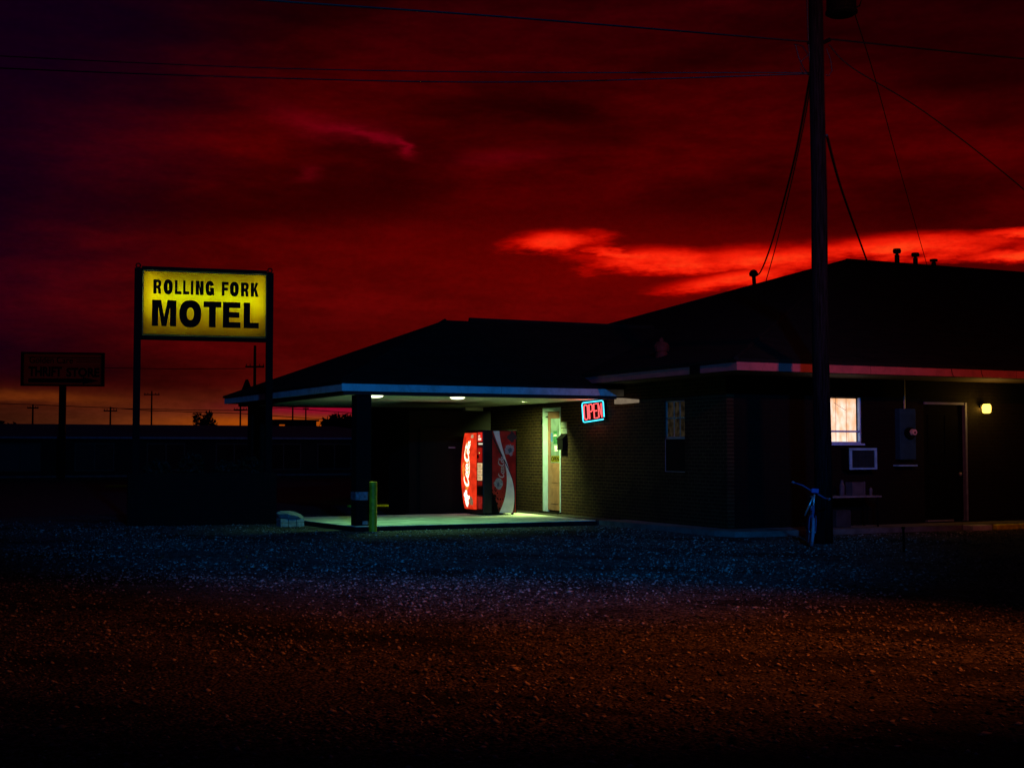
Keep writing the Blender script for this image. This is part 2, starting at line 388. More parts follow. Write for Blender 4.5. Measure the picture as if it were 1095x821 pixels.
# loose stones: too many to count, one object
def stones():
    V, F = [], []
    base = np.array([(1, 0, 0), (0, 1, 0), (-1, 0, 0), (0, -1, 0), (0, 0, .75), (0, 0, -.4)])
    faces = np.array([(0, 1, 4), (1, 2, 4), (2, 3, 4), (3, 0, 4), (1, 0, 5), (2, 1, 5), (3, 2, 5), (0, 3, 5)])
    N = 100000
    d = np.sqrt(rng.uniform(5.2**2, 30**2, N*3)); keep = rng.uniform(0, 1, N*3) < np.clip((17/d)**1.6, 0, 1); d = d[keep][:N]; n = len(d)
    lat = rng.uniform(-.44, .44, n)*d
    X = d*FWD.x+lat*RGT.x; Y = d*FWD.y+lat*RGT.y
    ok = ~((X > 7.9) & (Y > 24.9)) & ~((X > 13.8) & (Y > 20.1))
    patch = np.sin(X*.9+Y*.35)*np.sin(Y*.8-X*.5+1.3)+.6*np.sin(X*2.3+1)*np.sin(Y*1.9)
    al = lat+1.2*np.sin(d*.5); rut = np.sin(d*1.3+.9*lat+1.8*np.sin(lat*.6+d*.2))+.8*np.sin(d*.8-1.1*lat+2)+.6*np.sin(lat*2.3+d*2.9)
    ok &= rng.uniform(-1.9, 1.6, n) < patch*.8+rut*.55
    X, Y = X[ok], Y[ok]; n = len(X)
    s = rng.lognormal(math.log(.0125), .42, n).clip(.006, .03); a = rng.uniform(0, 2*PI, n)
    sx = s*rng.uniform(.8, 1.6, n); sy = s*rng.uniform(.6, 1.1, n); sz = s*rng.uniform(.45, .9, n)
    P = base[None]*np.stack([sx, sy, sz], 1)[:, None, :]*rng.uniform(.75, 1.25, (n, 6, 1))
    c, q = np.cos(a)[:, None], np.sin(a)[:, None]
    x = P[..., 0]*c-P[..., 1]*q+X[:, None]; y = P[..., 0]*q+P[..., 1]*c+Y[:, None]
    tx = rng.uniform(-.5, .5, n)[:, None]; z = P[..., 2]+P[..., 0]*tx*.6+s[:, None]*.2
    vs = np.stack([x, y, z], 2).reshape(-1, 3); fs = (faces[None]+np.arange(n)[:, None, None]*6).reshape(-1, 3)
    me = bpy.data.meshes.new('gravel'); me.vertices.add(len(vs)); me.vertices.foreach_set('co', vs.ravel())
    me.loops.add(len(fs)*3); me.loops.foreach_set('vertex_index', fs.ravel())
    me.polygons.add(len(fs)); me.polygons.foreach_set('loop_start', np.arange(0, len(fs)*3, 3))
    me.update(); me.validate(); me.materials.append(M_loose)
    o = bpy.data.objects.new('gravel', me); COL.objects.link(o); o['kind'] = 'stuff'; o['label'] = 'loose grey gravel scattered over the lot'; o['category'] = 'gravel'
stones()

# porch slab and the walk round the main building
def prism(b, loop, z0, z1):
    n = len(loop); return b.add([(x, y, z0) for x, y in loop]+[(x, y, z1) for x, y in loop], [tuple(range(n))[::-1], tuple(range(n, 2*n))]+[(i, (i+1) % n, n+(i+1) % n, n+i) for i in range(n)])
sl = prism(MB(), [(8.42, 25.0), (13.72, 25.0), (13.72, 29.0), (8.02, 29.0)], 0, .10)
struct(sl, 'porch_floor', M_conc, bevel=.012)
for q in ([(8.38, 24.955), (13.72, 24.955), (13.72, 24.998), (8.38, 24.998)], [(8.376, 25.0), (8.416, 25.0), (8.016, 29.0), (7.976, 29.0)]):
    sl = prism(MB(), q, 0, .088); struct(sl, 'kerb', mat('shade_dark_riser', (.008, .008, .009, 1), .9, .4, 5, spec=.1))  # strips added over the slab edges, their unlit black put into the colour
wk = MB(); wk.add([(13.95, 20.9, 0), (14.1, 20.45, 0), (14.6, 20.3, 0), (50, 20.3, 0), (50, 21.19, 0), (14.46, 21.19, 0), (14.46, 24.98, 0), (13.78, 24.98, 0)]
       + [(13.95, 20.9, .1), (14.1, 20.45, .1), (14.6, 20.3, .1), (50, 20.3, .1), (50, 21.19, .1), (14.46, 21.19, .1), (14.46, 24.98, .1), (13.78, 24.98, .1)],
       [tuple(range(8, 16))]+[(i, (i+1) % 8, 8+(i+1) % 8, 8+i) for i in range(8)])
struct(wk, 'pavement', M_concD)
st = MB(); st.box(13.724, 14.44, 24.985, 33.1, .0, .085)
struct(st, 'dark_strip', mat('dark_strip_ground', (.02, .017, .014, 1), .95, .4, 9, bump=.6))  # dark bumpy strip between slab and side wall

# ================================================================== MOTEL
mo = thing('motel_building', 'low dark brick motel with hipped shingle roofs, carport and long fascia boards', 'building', (14.45, 20.9, 0))
W0 = 14.45                                            # side wall plane
def wallX(x0, x1, segs): 
    b = MB()
    for y0, y1, z0, z1 in segs: b.box(x0, x1, y0, y1, z0, z1)
    return b
# side wall, with door opening (28.02-28.95) and a window opening (22.66-23.42)
wallX(W0, W0+.16, [(21.2, 22.66, .0, 2.98), (22.66, 23.42, .0, 1.14), (22.66, 23.42, 2.58, 2.98), (23.42, 28.02, .0, 2.98), (28.02, 28.95, 2.58, 2.98),
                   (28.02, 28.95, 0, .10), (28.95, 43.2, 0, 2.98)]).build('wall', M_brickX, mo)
# front wall with window and door
fw = MB()
for x0, x1, z0, z1 in [(14.61, 16.55, 0, 2.98), (16.55, 17.66, 0, 1.71), (16.55, 17.66, 2.62, 2.98), (17.66, 19.24, 0, 2.98), (19.24, 20.38, 2.56, 2.98), (19.24, 20.38, 0, .12), (20.38, 49, 0, 2.98)]:
    fw.box(x0, x1, 21.2, 21.36, z0, z1)
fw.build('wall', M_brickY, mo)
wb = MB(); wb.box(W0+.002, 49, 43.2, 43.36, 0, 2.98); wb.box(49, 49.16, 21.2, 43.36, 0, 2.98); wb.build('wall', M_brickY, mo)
inn = MB(); inn.box(14.9, 48.6, 23.9, 24.0, 0, 2.9); inn.build('inner_wall', M_dark, mo)
# hip roof of the main block
ex0, ex1, ey0, ey1, ez = 13.72, 50., 19.82, 44.18, 3.205
r = 7.23; xm0, xm1, ym = 26.15, 37.8, 32.
mr = MB(); t = .05
for dz in (0, -t): mr.v += [(ex0, ey0, ez+dz), (ex1, ey0, ez+dz), (ex1, ey1, ez+dz), (ex0, ey1, ez+dz), (xm0, ym, r+dz), (xm1, ym, r+dz)]
fs = [(0, 1, 5, 4), (1, 2, 5), (2, 3, 4, 5), (3, 0, 4)]
mr.f += fs+[tuple(i+6 for i in f)[::-1] for f in fs]+[(0, 6, 7, 1), (1, 7, 8, 2), (2, 8, 9, 3), (3, 9, 6, 0)]
mrf = mr.build('roof', M_roof, mo)
rc = MB(); rc.tube([(xm0, ym, r+.01), (xm1, ym, r+.01)], .07, 6); rc.tube([(ex0, ey0, ez), (xm0, ym, r+.01)], .05, 6); rc.tube([(ex0, ey1, ez), (xm0, ym, r+.01)], .05, 6)
rc.build('ridge_cap', M_roof, mrf)
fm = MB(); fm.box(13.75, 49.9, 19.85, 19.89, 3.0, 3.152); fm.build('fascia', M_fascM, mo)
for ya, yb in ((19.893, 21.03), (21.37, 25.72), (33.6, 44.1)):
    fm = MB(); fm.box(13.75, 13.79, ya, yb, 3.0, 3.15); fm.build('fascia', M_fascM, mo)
fm = MB(); fm.box(13.74, 13.80, 21.03, 21.37, 2.99, 3.15); fm.build('gutter_joint', M_black, mo)
fm = MB(); fm.box(13.793, 49.8, 19.893, 21.198, 2.99, 3.01); fm.box(13.793, W0-.002, 21.202, 25.0, 2.99, 3.01); fm.build('soffit', M_soffit, mo)
# fine joints in the long fascia
for x in (18.72, 19.48): jt = MB(); jt.tube([(x, 19.842, 3.15), (x+.015, 19.842, 3.07), (x+.05, 19.842, 3.0)], .006, 5); jt.build('cable', M_wire, mo)
# roof furniture (each its own part)
def vent_pipe(x, y, z, h):
    b = MB(); b.lathe((x, y, z-.15), [(.075, 0), (.075, .15+h*.62), (.05, .15+h*.64), (.05, .15+h*.7), (.11, .15+h*.72), (.13, .15+h*.86), (.11, .15+h)], 12)
    return b.build('vent_pipe', M_black, mrf, smooth=False)
vent_pipe(28.0, 31.9, 7.2, .50); vent_pipe(28.72, 31.9, 7.2, .42); vent_pipe(29.45, 31.9, 7.2, .27)
rv = MB(); rv.lathe((14.74, 24.0, 3.42), [(.13, 0), (.13, .2), (.16, .21), (.17, .32), (.12, .40), (.05, .42), (.05, .46), (.03, .5)], 14)
rv.build('roof_vent', mat('rusty_tin', (.05, .008, .006, 1), .8, .35, 12), mrf)

# carport roof
cz, cr = 2.93, 4.63
cm = MB()
for dz in (0, -t): cm.v += [(8.11, 25.03, cz+dz), (14.5, 25.03, cz+dz), (18.1, 29.2, cr+dz), (12.0, 29.2, cr+dz), (7.82, 33.75, cz+dz), (14.5, 33.75, cz+dz)]
fs = [(0, 1, 2, 3), (0, 3, 4), (3, 2, 5, 4)]
cm.f += fs+[tuple(i+6 for i in f)[::-1] for f in fs]+[(0, 6, 7, 1), (4, 10, 6, 0), (5, 11, 10, 4)]
cro = cm.build('roof', M_roof, mo)
rc = MB(); rc.tube([(12.62, 29.2, cr+.03), (17.7, 29.2, cr+.03)], .06, 6); rc.tube([(8.11, 25.03, cz), (12.0, 29.2, cr)], .035, 6); rc.build('ridge_cap', M_roof, cro)
f1 = MB(); f1.box(8.13, W0-.004, 25.05, 25.09, 2.732, 2.874); f1.build('fascia', M_fasc, mo)
f1 = MB(); f1.add([(x, y, z) for z in (2.732, 2.874) for x, y in ((8.13, 25.094), (8.17, 25.094), (7.89, 33.7), (7.85, 33.7))], [(0, 3, 2, 1), (4, 5, 6, 7), (0, 1, 5, 4), (1, 2, 6, 5), (2, 3, 7, 6), (3, 0, 4, 7)]); f1.build('fascia', M_fasc, mo)
f1 = MB(); f1.box(7.90, 14.4, 33.66, 33.7, 2.732, 2.874); f1.build('fascia', M_fasc, mo)
bm = MB(); bm.box(8.18, W0-.004, 25.1, 25.3, 2.665, 2.86); bm.box(8.18, 8.36, 25.303, 33.6, 2.665, 2.86); bm.box(8.363, W0-.004, 33.45, 33.6, 2.67, 2.86); bm.build('beam', M_beam, mo)
ce = MB(); ce.box(8.363, W0-.004, 25.303, 33.447, 2.70, 2.73); ce.build('ceiling', M_ceil, mo)
ce = MB(); ce.box(13.85, 14.36, 32.3, 32.45, 2.45, 2.697); ce.build('ceiling_beam', M_ceil, mo)
def column(x, y, h=.155):
    b = MB(); b.box(x-h, x+h, y-h, y+h, .0, 2.664)
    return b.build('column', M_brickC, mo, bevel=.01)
c1 = column(8.63, 25.34)
wr = MB(); wr.box(8.63-.162, 8.63+.162, 25.34-.162, 25.34+.162, .60, .76); wr.build('band', mat('worn_blue_white_paint', (.12, .14, .18, 1), .7, .5, 20), c1)
wr = MB(); wr.box(8.63-.02, 8.63+.163, 25.34-.163, 25.34-.02, .12, .19); wr.build('paint_patch', mat('peeled_paint', (.16, .18, .2, 1), .8, .6, 20), c1)
column(8.42, 32.6, .2)

# storage room at the back of the carport
sr = MB(); sr.box(11.05, 13.1, 29.03, 30.4, .0, 2.50); sro = sr.build('storage_room', M_dark, mo)
d = MB(); d.box(11.3, 12.1, 28.99, 29.03, .1, 2.1); d.build('door', M_dark, sro)
d = MB(); d.box(12.0, 12.17, 28.97, 29.028, 1.62, 1.65); d.build('shelf', mat('faded_lilac_paint', (.12, .09, .16, 1), .6), sro)

# office door
X1 = W0+.10
fr = MB()
fr.box(W0-.012, X1+.05, 28.90, 28.949, .102, 2.579); fr.box(W0-.012, X1+.05, 28.022, 28.06, .102, 2.579); fr.box(W0-.012, X1+.05, 28.062, 28.898, 2.50, 2.578)
df = fr.build('door_frame', mat('pale_mint_paint', (.34, .46, .50, 1), .5, .1, 7), mo)
dd = MB()
dd.box(X1, X1+.045, 28.065, 28.895, .15, 1.27); dd.box(X1, X1+.045, 28.065, 28.895, 2.33, 2.495); dd.box(X1, X1+.045, 28.065, 28.20, 1.272, 2.328); dd.box(X1, X1+.045, 28.78, 28.895, 1.272, 2.328)
do = dd.build('door', M_door, mo)
for k, (z0, z1) in enumerate(((.3, .7), (.8, 1.17))):
    b = MB(); b.box(X1-.008, X1-.001, 28.25, 28.72, z0, z1); b.build('door_panel', M_door, do, bevel=.004)
M_lit = emit('lit_office_glass', (.30, .60, .18, 1), 1.15, .45, 3.)
b = MB(); b.box(X1+.02, X1+.026, 28.202, 28.778, 1.274, 2.326); b.build('pane', M_lit, do)
b = MB(); b.box(X1+.008, X1+.012, 28.42, 28.62, 1.72, 2.03); b.build('sticker', mat('dark_green_print', (.02, .09, .04, 1), .6), do)
b = MB(); b.box(X1+.008, X1+.012, 28.66, 28.76, 1.78, 1.98); b.build('sticker', mat('blue_print', (.04, .12, .3, 1), .6), do)
b = MB(); b.box(X1+.008, X1+.012, 28.40, 28.56, 1.55, 1.68); b.build('sticker', M_white, do)
b = MB(); b.box(X1+.006, X1+.010, 28.25, 28.74, 1.29, 1.44); yo = b.build('sticker', emit('yellow_sticker', (.55, .6, .02, 1), .5), do)
vs, fs = font_loops_mesh('OPEN', .42, .10, .02)
b = MB(); b.add([(X1+.004-.001*z, 28.73-x, 1.315+y) for x, y, z in vs], fs); b.build('lettering', M_black, yo)
vs, fs = font_loops_mesh('OFFICE', .16, .05, .02)
b = MB(); b.add([(X1+.0065-.001*z, 28.60-x, 1.9+y) for x, y, z in vs], fs); b.build('lettering', M_white, do)
b = MB(); b.box(W0-.10, W0-.002, 28.0, 28.98, .086, .12); b.build('threshold', M_dark, mo)
b = MB(); b.cyl((X1-.03, 28.14, 1.05), (X1, 28.14, 1.05), .03); b.build('door_handle', M_chrome, do)
b = MB(); b.box(W0-.03, W0-.002, 28.98, 29.0, 2.2, 2.3); b.cyl((W0-.02, 29.0, 2.32), (X1-.02, 28.86, 2.38), .012); b.build('door_closer', M_black, do)

# side window
M_curt = mat('drawn_curtain', (.3, .22, .13, 1), .9, .4, 18)
fr = MB(); y0, y1 = 22.664, 23.418
fr.box(W0+.03, W0+.08, y0, y1, 1.80, 1.85); fr.box(W0+.03, W0+.08, y0, y1, 2.21, 2.235); fr.box(W0+.03, W0+.08, y0, y0+.03, 1.855, 2.205); fr.box(W0+.03, W0+.08, y1-.03, y1, 1.855, 2.205)
fr.box(W0+.03, W0+.08, y0, y1, 2.55, 2.578); fr.box(W0+.03, W0+.08, y0, y0+.03, 2.24, 2.545); fr.box(W0+.03, W0+.08, y1-.03, y1, 2.24, 2.545)
wi = fr.build('window', M_pale, mo)
b = MB(); b.box(W0+.055, W0+.06, y0+.03, y1-.03, 1.85, 2.55); b.build('pane', emit('dim_curtain_glow', (.026, .019, .011, 1), .8, .85, 9.), wi)
b = MB()
for y in (22.90, 23.12): b.box(W0+.04, W0+.052, y, y+.012, 1.852, 2.548)
b.build('muntin', M_pale, wi)
b = MB(); b.box(W0+.02, W0+.07, y0, y1, 1.15, 1.795); wl_ = b.build('window_board', M_dark, mo)
b = MB(); b.box(W0+.01, W0+.018, y0, y1, 1.142, 1.155); b.box(W0+.01, W0+.018, y1-.012, y1, 1.157, 1.79); b.build('board_trim', M_grey, wl_)

# front window with drawn blind, lit from inside
def blind():
    m, nt, out = nt_new('lit_blind'); g = G(nt)
    e = g.n('ShaderNodeEmission')
    sep = g.n('ShaderNodeSeparateXYZ'); nt.links.new(g.n('ShaderNodeNewGeometry').outputs['Position'], sep.inputs[0])
    slat = g.m('SINE', g.m('MULTIPLY', sep.outputs[2], 2*PI/.030)); n = g.noise(g.comb(g.m('MULTIPLY', sep.outputs[0], 2.), 0., sep.outputs[2]), 3.2, 4)
    c = g.mix(g.step(n, .3, .7), (.85, .42, .22, 1), (1., .76, .62, 1))
    c = g.mix(g.step(sep.outputs[2], 2.44, 2.62, 0., .6), c, (.72, .30, .08, 1))
    g.put(e.inputs[0], c); g.put(e.inputs[1], g.m('ADD', 1.28, g.m('MULTIPLY', slat, .05)))
    nt.links.new(e.outputs[0], out.inputs[0]); return m
M_rail = mat('blue_lit_frame_paint', (.26, .5, .95, 1), .5, .15, 8)  # lot lamp's blue put into the frame and sill paint
fr = MB()
fr.box(16.552, 17.658, 21.23, 21.30, 1.712, 1.745); fr.box(16.552, 17.658, 21.23, 21.30, 1.93, 1.965)
fr.box(17.63, 17.658, 21.23, 21.30, 1.75, 1.927); fr.box(16.552, 16.58, 21.23, 21.30, 1.75, 1.927); fr.box(17.63, 17.658, 21.23, 21.30, 1.968, 2.618); fr.box(16.552, 16.58, 21.23, 21.30, 1.968, 2.618)
wf = fr.build('window', M_rail, mo)
b = MB(); b.box(16.585, 17.605, 21.315, 21.318, 1.745, 2.60); b.build('blind', blind(), wf)
b = MB()
for x in (16.84, 17.10, 17.36): b.cyl((x, 21.31, 1.75), (x, 21.31, 2.6), .004, n=5)
b.tube([(17.05, 21.31, 2.52), (17.2, 21.31, 2.44), (17.36, 21.31, 2.36)], .004, 5)
b.build('blind_cord', mat('cord', (.4, .2, .12, 1)), wf)
b = MB(); b.box(17.606, 17.628, 21.312, 21.33, 1.745, 2.618); b.build('dark_gap', M_dark, wf)
b = MB(); b.box(16.50, 17.70, 21.16, 21.198, 1.675, 1.71); b.build('sill', M_rail, wf)

# front door
fr = MB(); fr.box(19.244, 20.30, 21.17, 21.30, 2.51, 2.558); fr.box(20.33, 20.378, 21.17, 21.30, .122, 2.558)
fd = fr.build('door_frame', mat('dull_frame_paint', (.10, .13, .26, 1), .6), mo)
b = MB(); b.box(19.272, 20.328, 21.26, 21.30, .16, 2.505); dr = b.build('door', M_doorD, mo)
b = MB(); b.box(19.30, 20.0, 21.19, 21.255, .125, .155); b.build('threshold', M_grey, dr)
b = MB(); b.lathe((20.22, 21.22, 1.05), [(.02, 0), (.035, .02), (.035, .05), (.02, .07)], 10); b.build('door_handle', M_grey, dr)
b = MB()
for z0, z1 in ((.35, 1.1), (1.3, 2.3)):
    for x0 in (19.4, 19.85): b.box(x0, x0+.36, 21.250, 21.259, z0, z1)
b.build('door_panel', M_doorD, dr, bevel=.006)

# ================================================================== things on the motel
# ceiling lights
M_bowl = emit('lit_diffuser', (.93, 1., .62, 1), 3.)
def ceiling_light(x, y, label):
    o = thing('ceiling_light', label, 'ceiling light', (x, y, 2.70), 0., 'round lamps on the carport ceiling')
    b = MB(); b.lathe((x, y, 2.672), [(.17, 0), (.18, .012), (.18, .027)], 20); b.build('base', M_white, o)
    b = MB(); b.lathe((x, y, 2.628), [(.02, 0), (.09, .005), (.14, .02), (.16, .043)], 20); b.build('diffuser', M_bowl, o, smooth=True)
    L = bpy.data.lights.new('carport_lamp', 'SPOT'); L.energy = 105; L.spot_size = math.radians(120); L.spot_blend = .7; L.color = (.32, 1., .36); L.shadow_soft_size = .08
    lo = bpy.data.objects.new('carport_lamp', L); COL.objects.link(lo); lo.location = (0, 0, -.2); lo.parent = o
ceiling_light(9.02, 25.62, 'lit round ceiling lamp just right of the front brick column')
ceiling_light(10.85, 25.72, 'lit round ceiling lamp under the middle of the carport, above the vending machine')
dl = thing('added_downlight', 'unseen ceiling can light added to brighten the wall by the office door', 'ceiling light', (13.5, 28.0, 2.70))  # added fixture, unseen, brightens brick and slab near the door
b = MB(); b.torus((13.5, 28.0, 2.697), (0, 0, 1), .09, .012, 20, 6); b.build('trim_ring', M_white, dl)
L = bpy.data.lights.new('added_door_light', 'SPOT'); L.energy = 950; L.color = (.70, 1., .30); L.spot_size = math.radians(132); L.spot_blend = .9; L.shadow_soft_size = .06
lo = bpy.data.objects.new('added_door_light', L); COL.objects.link(lo); lo.location = (0, 0, -.012); lo.rotation_euler = (math.radians(24), math.radians(-10), 0); lo.parent = dl

# open sign, bent glass tubes on a backing
os_ = thing('open_sign', 'glowing red and blue neon OPEN sign high on the brick wall', 'neon sign', (W0-.05, 26.3, 2.4))
c4 = [Vector((0, 26.83, 2.64)), Vector((0, 25.85, 2.665)), Vector((0, 25.80, 2.255)), Vector((0, 26.77, 2.20))]
def osp(u, v, x=W0-.075):
    p = c4[3]*(1-u)*(1-v)+c4[2]*u*(1-v)+c4[0]*(1-u)*v+c4[1]*u*v; return Vector((x, p.y, p.z))
bk = MB(); bk.add([osp(u, v, x) for x in (W0-.05, W0-.015) for u, v in ((-.01, -.02), (1.01, -.02), (1.01, 1.02), (-.01, 1.02))], [(0, 3, 2, 1), (4, 5, 6, 7), (0, 1, 5, 4), (1, 2, 6, 5), (2, 3, 7, 6), (3, 0, 4, 7)])
bk.build('backing', M_black, os_)
def rr(u0, u1, v0, v1, ru, rv):
    o = []
    for cx, cy, a in ((u1-ru, v1-rv, 0), (u0+ru, v1-rv, 90), (u0+ru, v0+rv, 180), (u1-ru, v0+rv, 270)):
        for k in range(5):
            t = math.radians(a+k*22.5); o.append((cx+ru*math.cos(t), cy+rv*math.sin(t)))
    return o
pl = rr(.0, 1., .0, 1., .07, .12); pl = pl[17:]+pl[:17]        # open near the lower right corner
pl = pl[2:]+[(1., .10)][:0]
b = MB(); b.tube([osp(u, v) for u, v in pl], .014, 7); b.build('blue_tube', emit('blue_neon', (.06, .70, 1., 1), 2.0), os_)
M_neon = emit('red_neon', (1., .09, .09, 1), 1.9)
def neon(loops, name='letter_tube'):
    b = MB()
    for lp in loops: b.tube([osp(u, v, W0-.085) for u, v in lp], .0155, 6)
    b.build(name, M_neon, os_)
def seg(*p): return list(p)
o1 = rr(.09, .27, .12, .87, .08, .13); neon([o1+[o1[0]]])
neon([[(.34, .12), (.34, .87), (.45, .87), (.50, .80), (.50, .57), (.45, .50), (.34, .50)]])
neon([[(.72, .87), (.57, .87), (.57, .12), (.72, .12)], [(.57, .50), (.70, .50)]])
neon([[(.78, .12), (.78, .87), (.92, .13), (.92, .87)]])

L = bpy.data.lights.new('neon_glow', 'POINT'); L.energy = 7; L.color = (1., .16, .08); L.shadow_soft_size = .15
lo = bpy.data.objects.new('neon_glow', L); COL.objects.link(lo); lo.location = (-.22, 0, 0); lo.parent = os_
# pale wedge-shaped wall box
b = MB(); b.add([(x, y, z) for x in (W0-.16, W0-.002) for y, z in ((25.2, 2.565), (24.42, 2.575), (24.42, 2.64), (25.2, 2.70))], [(0, 3, 2, 1), (4, 5, 6, 7), (0, 1, 5, 4), (1, 2, 6, 5), (2, 3, 7, 6), (3, 0, 4, 7)])
top(b, 'wall_light', emit('half_lit_wall_box', (.20, .15, .10, 1), 1., .2), 'long pale box light under the eave right of the neon sign', 'wall light')
for z, tx in ((2.10, '10'), (1.96, '22')):
    o = thing('notice_plate', 'upper white number plate beside the office door' if z > 2 else 'lower white number plate above the black mailbox', 'plate', (W0-.01, 27.85, z), 0., 'small plates beside the office door')
    b = MB(); b.box(W0-.012, W0-.002, 27.70, 27.98, z, z+.125); b.build('plate', mat('aged_plate', (.22, .26, .22, 1), .6), o)
    vs, fs = font_loops_mesh(tx, .14, .07, .02); b = MB(); b.add([(W0-.0135-.001*zz, 27.91-x, z+.028+y) for x, y, zz in vs], fs); b.build('digits', M_grey, o)
mb_ = thing('mailbox', 'black wall mailbox beside the office door', 'mailbox', (W0-.06, 27.85, 1.58))
b = MB(); b.box(W0-.12, W0-.002, 27.70, 27.99, 1.58, 1.84); b.build('body', M_black, mb_, bevel=.01)
b = MB(); b.add([(W0-.13, 27.69, 1.82), (W0-.13, 28.0, 1.82), (W0-.002, 28.0, 1.92), (W0-.002, 27.69, 1.92), (W0-.13, 27.69, 1.845), (W0-.13, 28.0, 1.845), (W0-.002, 28.0, 1.945), (W0-.002, 27.69, 1.945)],
    [(0, 3, 2, 1), (4, 5, 6, 7), (0, 1, 5, 4), (1, 2, 6, 5), (2, 3, 7, 6), (3, 0, 4, 7)]); b.build('lid', M_black, mb_)

# air conditioner in the front wall
ac = thing('air_conditioner', 'boxy window air conditioner with a pale frame below the lit window', 'air conditioner', (17.460, 21.0, 1.2))
b = MB(); b.box(17.130, 17.800, 20.96, 21.19, 1.2, 1.62); b.build('case', M_dark, ac)
b = MB(); b.box(17.130, 17.800, 20.93, 20.958, 1.575, 1.62); b.box(17.130, 17.800, 20.93, 20.958, 1.2, 1.235); b.box(17.130, 17.185, 20.93, 20.958, 1.238, 1.572); b.box(17.745, 17.800, 20.93, 20.958, 1.238, 1.572); b.build('frame', M_greyBlue, ac)
b = MB()
for k in range(13): b.box(17.190, 17.740, 20.94, 20.952, 1.245+k*.0252, 1.257+k*.0252)
for k in range(16): b.box(17.200+k*.034, 17.206+k*.034, 20.945, 20.956, 1.24, 1.57)
b.build('grille', mat('grille_metal', (.008, .03, .05, 1), .7), ac)

# electric meter box
me_ = thing('meter_box', 'tall grey electric box with a round meter between window and door', 'meter box', (18.690, 21.1, 1.39))
b = MB(); b.box(18.490, 18.900, 21.05, 21.198, 1.39, 2.41); b.build('cabinet', mat('cabinet_paint', (.012, .055, .10, 1), .7, .2, 5, spec=.05), me_, bevel=.006)
b = MB(); b.cyl((18.710, 21.05, 1.92), (18.710, 20.97, 1.92), .115, n=20); b.build('meter_ring', M_black, me_)
b = MB(); b.cyl((18.740, 20.97, 1.935), (18.740, 20.90, 1.935), .07, .06, n=20); b.build('meter_glass', mat('meter_face', (.5, .38, .4, 1), .3), me_)
b = MB(); b.cyl((18.740, 20.898, 1.93), (18.740, 20.893, 1.93), .022, n=12); b.build('meter_dial', M_black, me_)
b = MB(); b.cyl((18.670, 21.12, 2.41), (18.670, 21.12, 2.985), .022, n=8); b.build('conduit', M_grey, me_)
b = MB(); b.box(18.430, 18.910, 21.02, 21.198, 1.255, 1.285); top(b, 'wall_shelf', M_greyBlue, 'thin pale ledge on the wall beneath the electric box', 'shelf')

# porch lamp beside the door
pl_ = thing('wall_lamp', 'small glowing yellow jar lamp right of the dark door', 'wall lamp', (20.780, 21.1, 2.35))
b = MB(); b.cyl((20.780, 21.198, 2.5), (20.780, 21.16, 2.5), .05, n=14); b.tube([(20.780, 21.16, 2.5), (20.780, 21.09, 2.56), (20.780, 21.03, 2.555)], .015, 8); b.lathe((20.780, 21.03, 2.53), [(.07, 0), (.075, .02), (.03, .04)], 14); b.build('bracket', M_black, pl_)
b = MB(); b.lathe((20.780, 21.03, 2.34), [(.05, 0), (.085, .02), (.092, .1), (.088, .16), (.065, .19)], 18); b.build('glass', emit('lamp_glass', (1., .62, .09, 1), 3.2), pl_, smooth=True)
L = bpy.data.lights.new('porch_bulb', 'POINT'); L.energy = 16; L.color = (1., .5, .08); L.shadow_soft_size = .1
lo = bpy.data.objects.new('porch_bulb', L); COL.objects.link(lo); lo.location = (0.0, -.22, .12); lo.parent = pl_

L = bpy.data.lights.new('added_wall_halo', 'POINT'); L.energy = 5; L.color = (1., .50, .05); L.shadow_soft_size = .02  # extra light added behind the glass to make the halo on the wall
lo = bpy.data.objects.new('added_wall_halo', L); COL.objects.link(lo); lo.location = (0.0, .045, .10); lo.parent = pl_
# service mast on the rear hip
ms = thing('service_mast', 'short rooftop mast with a round weatherhead holding the drooping cables', 'mast', (24.2, 33.94, 6.5))
b = MB(); b.cyl((24.2, 33.94, 6.4), (24.16, 33.94, 6.92), .06, n=10); b.build('pipe', M_black, ms)
b = MB(); b.lathe((24.15, 33.93, 6.86), [(.05, 0), (.13, .04), (.14, .12), (.09, .2), (.02, .23)], 12); b.build('weatherhead', M_black, ms)

# table with things, by the wall under the window
tb = thing('side_table', 'small dark table standing by the wall under the lit window', 'table', (17.100, 20.85, .1))
b = MB(); b.box(16.300, 17.620, 20.6, 21.1, .67, .70); b.build('tabletop', M_grey, tb)
for x in (16.360, 17.560):
    for y in (20.65, 21.05):
        b = MB(); b.cyl((x, y, .1), (x, y, .67), .02, n=8); b.build('leg', M_black, tb)
b = MB(); b.lathe((16.860, 20.85, .70), [(.05, 0), (.055, .18), (.03, .25), (.03, .3)], 12); top(b, 'bottle', mat('bottle_plastic', (.05, .055, .08, 1), .4), 'tall dim bottle on the left of the table', 'bottle')
b = MB(); b.box(17.030, 17.320, 20.75, 20.95, .70, .96); b.box(17.300, 17.340, 20.74, 20.76, .70, .97); top(b, 'box', mat('box_card', (.05, .055, .07, 1), .8), 'square box standing on the table right of the bottle', 'box')
b = MB(); b.lathe((17.520, 20.8, .70), [(.03, 0), (.035, .12), (.015, .15)], 10); top(b, 'cup', mat('cup_plastic', (.06, .07, .09, 1), .5), 'small cup at the right edge of the table', 'cup')
b = MB(); b.box(16.600, 16.950, 20.7, 20.95, .1, .43); b.box(16.580, 16.850, 20.69, 20.71, .40, .42); top(b, 'crate', mat('crate_plastic', (.03, .03, .035, 1), .7), 'dark crate on the walk beneath the table', 'crate', bevel=.01)

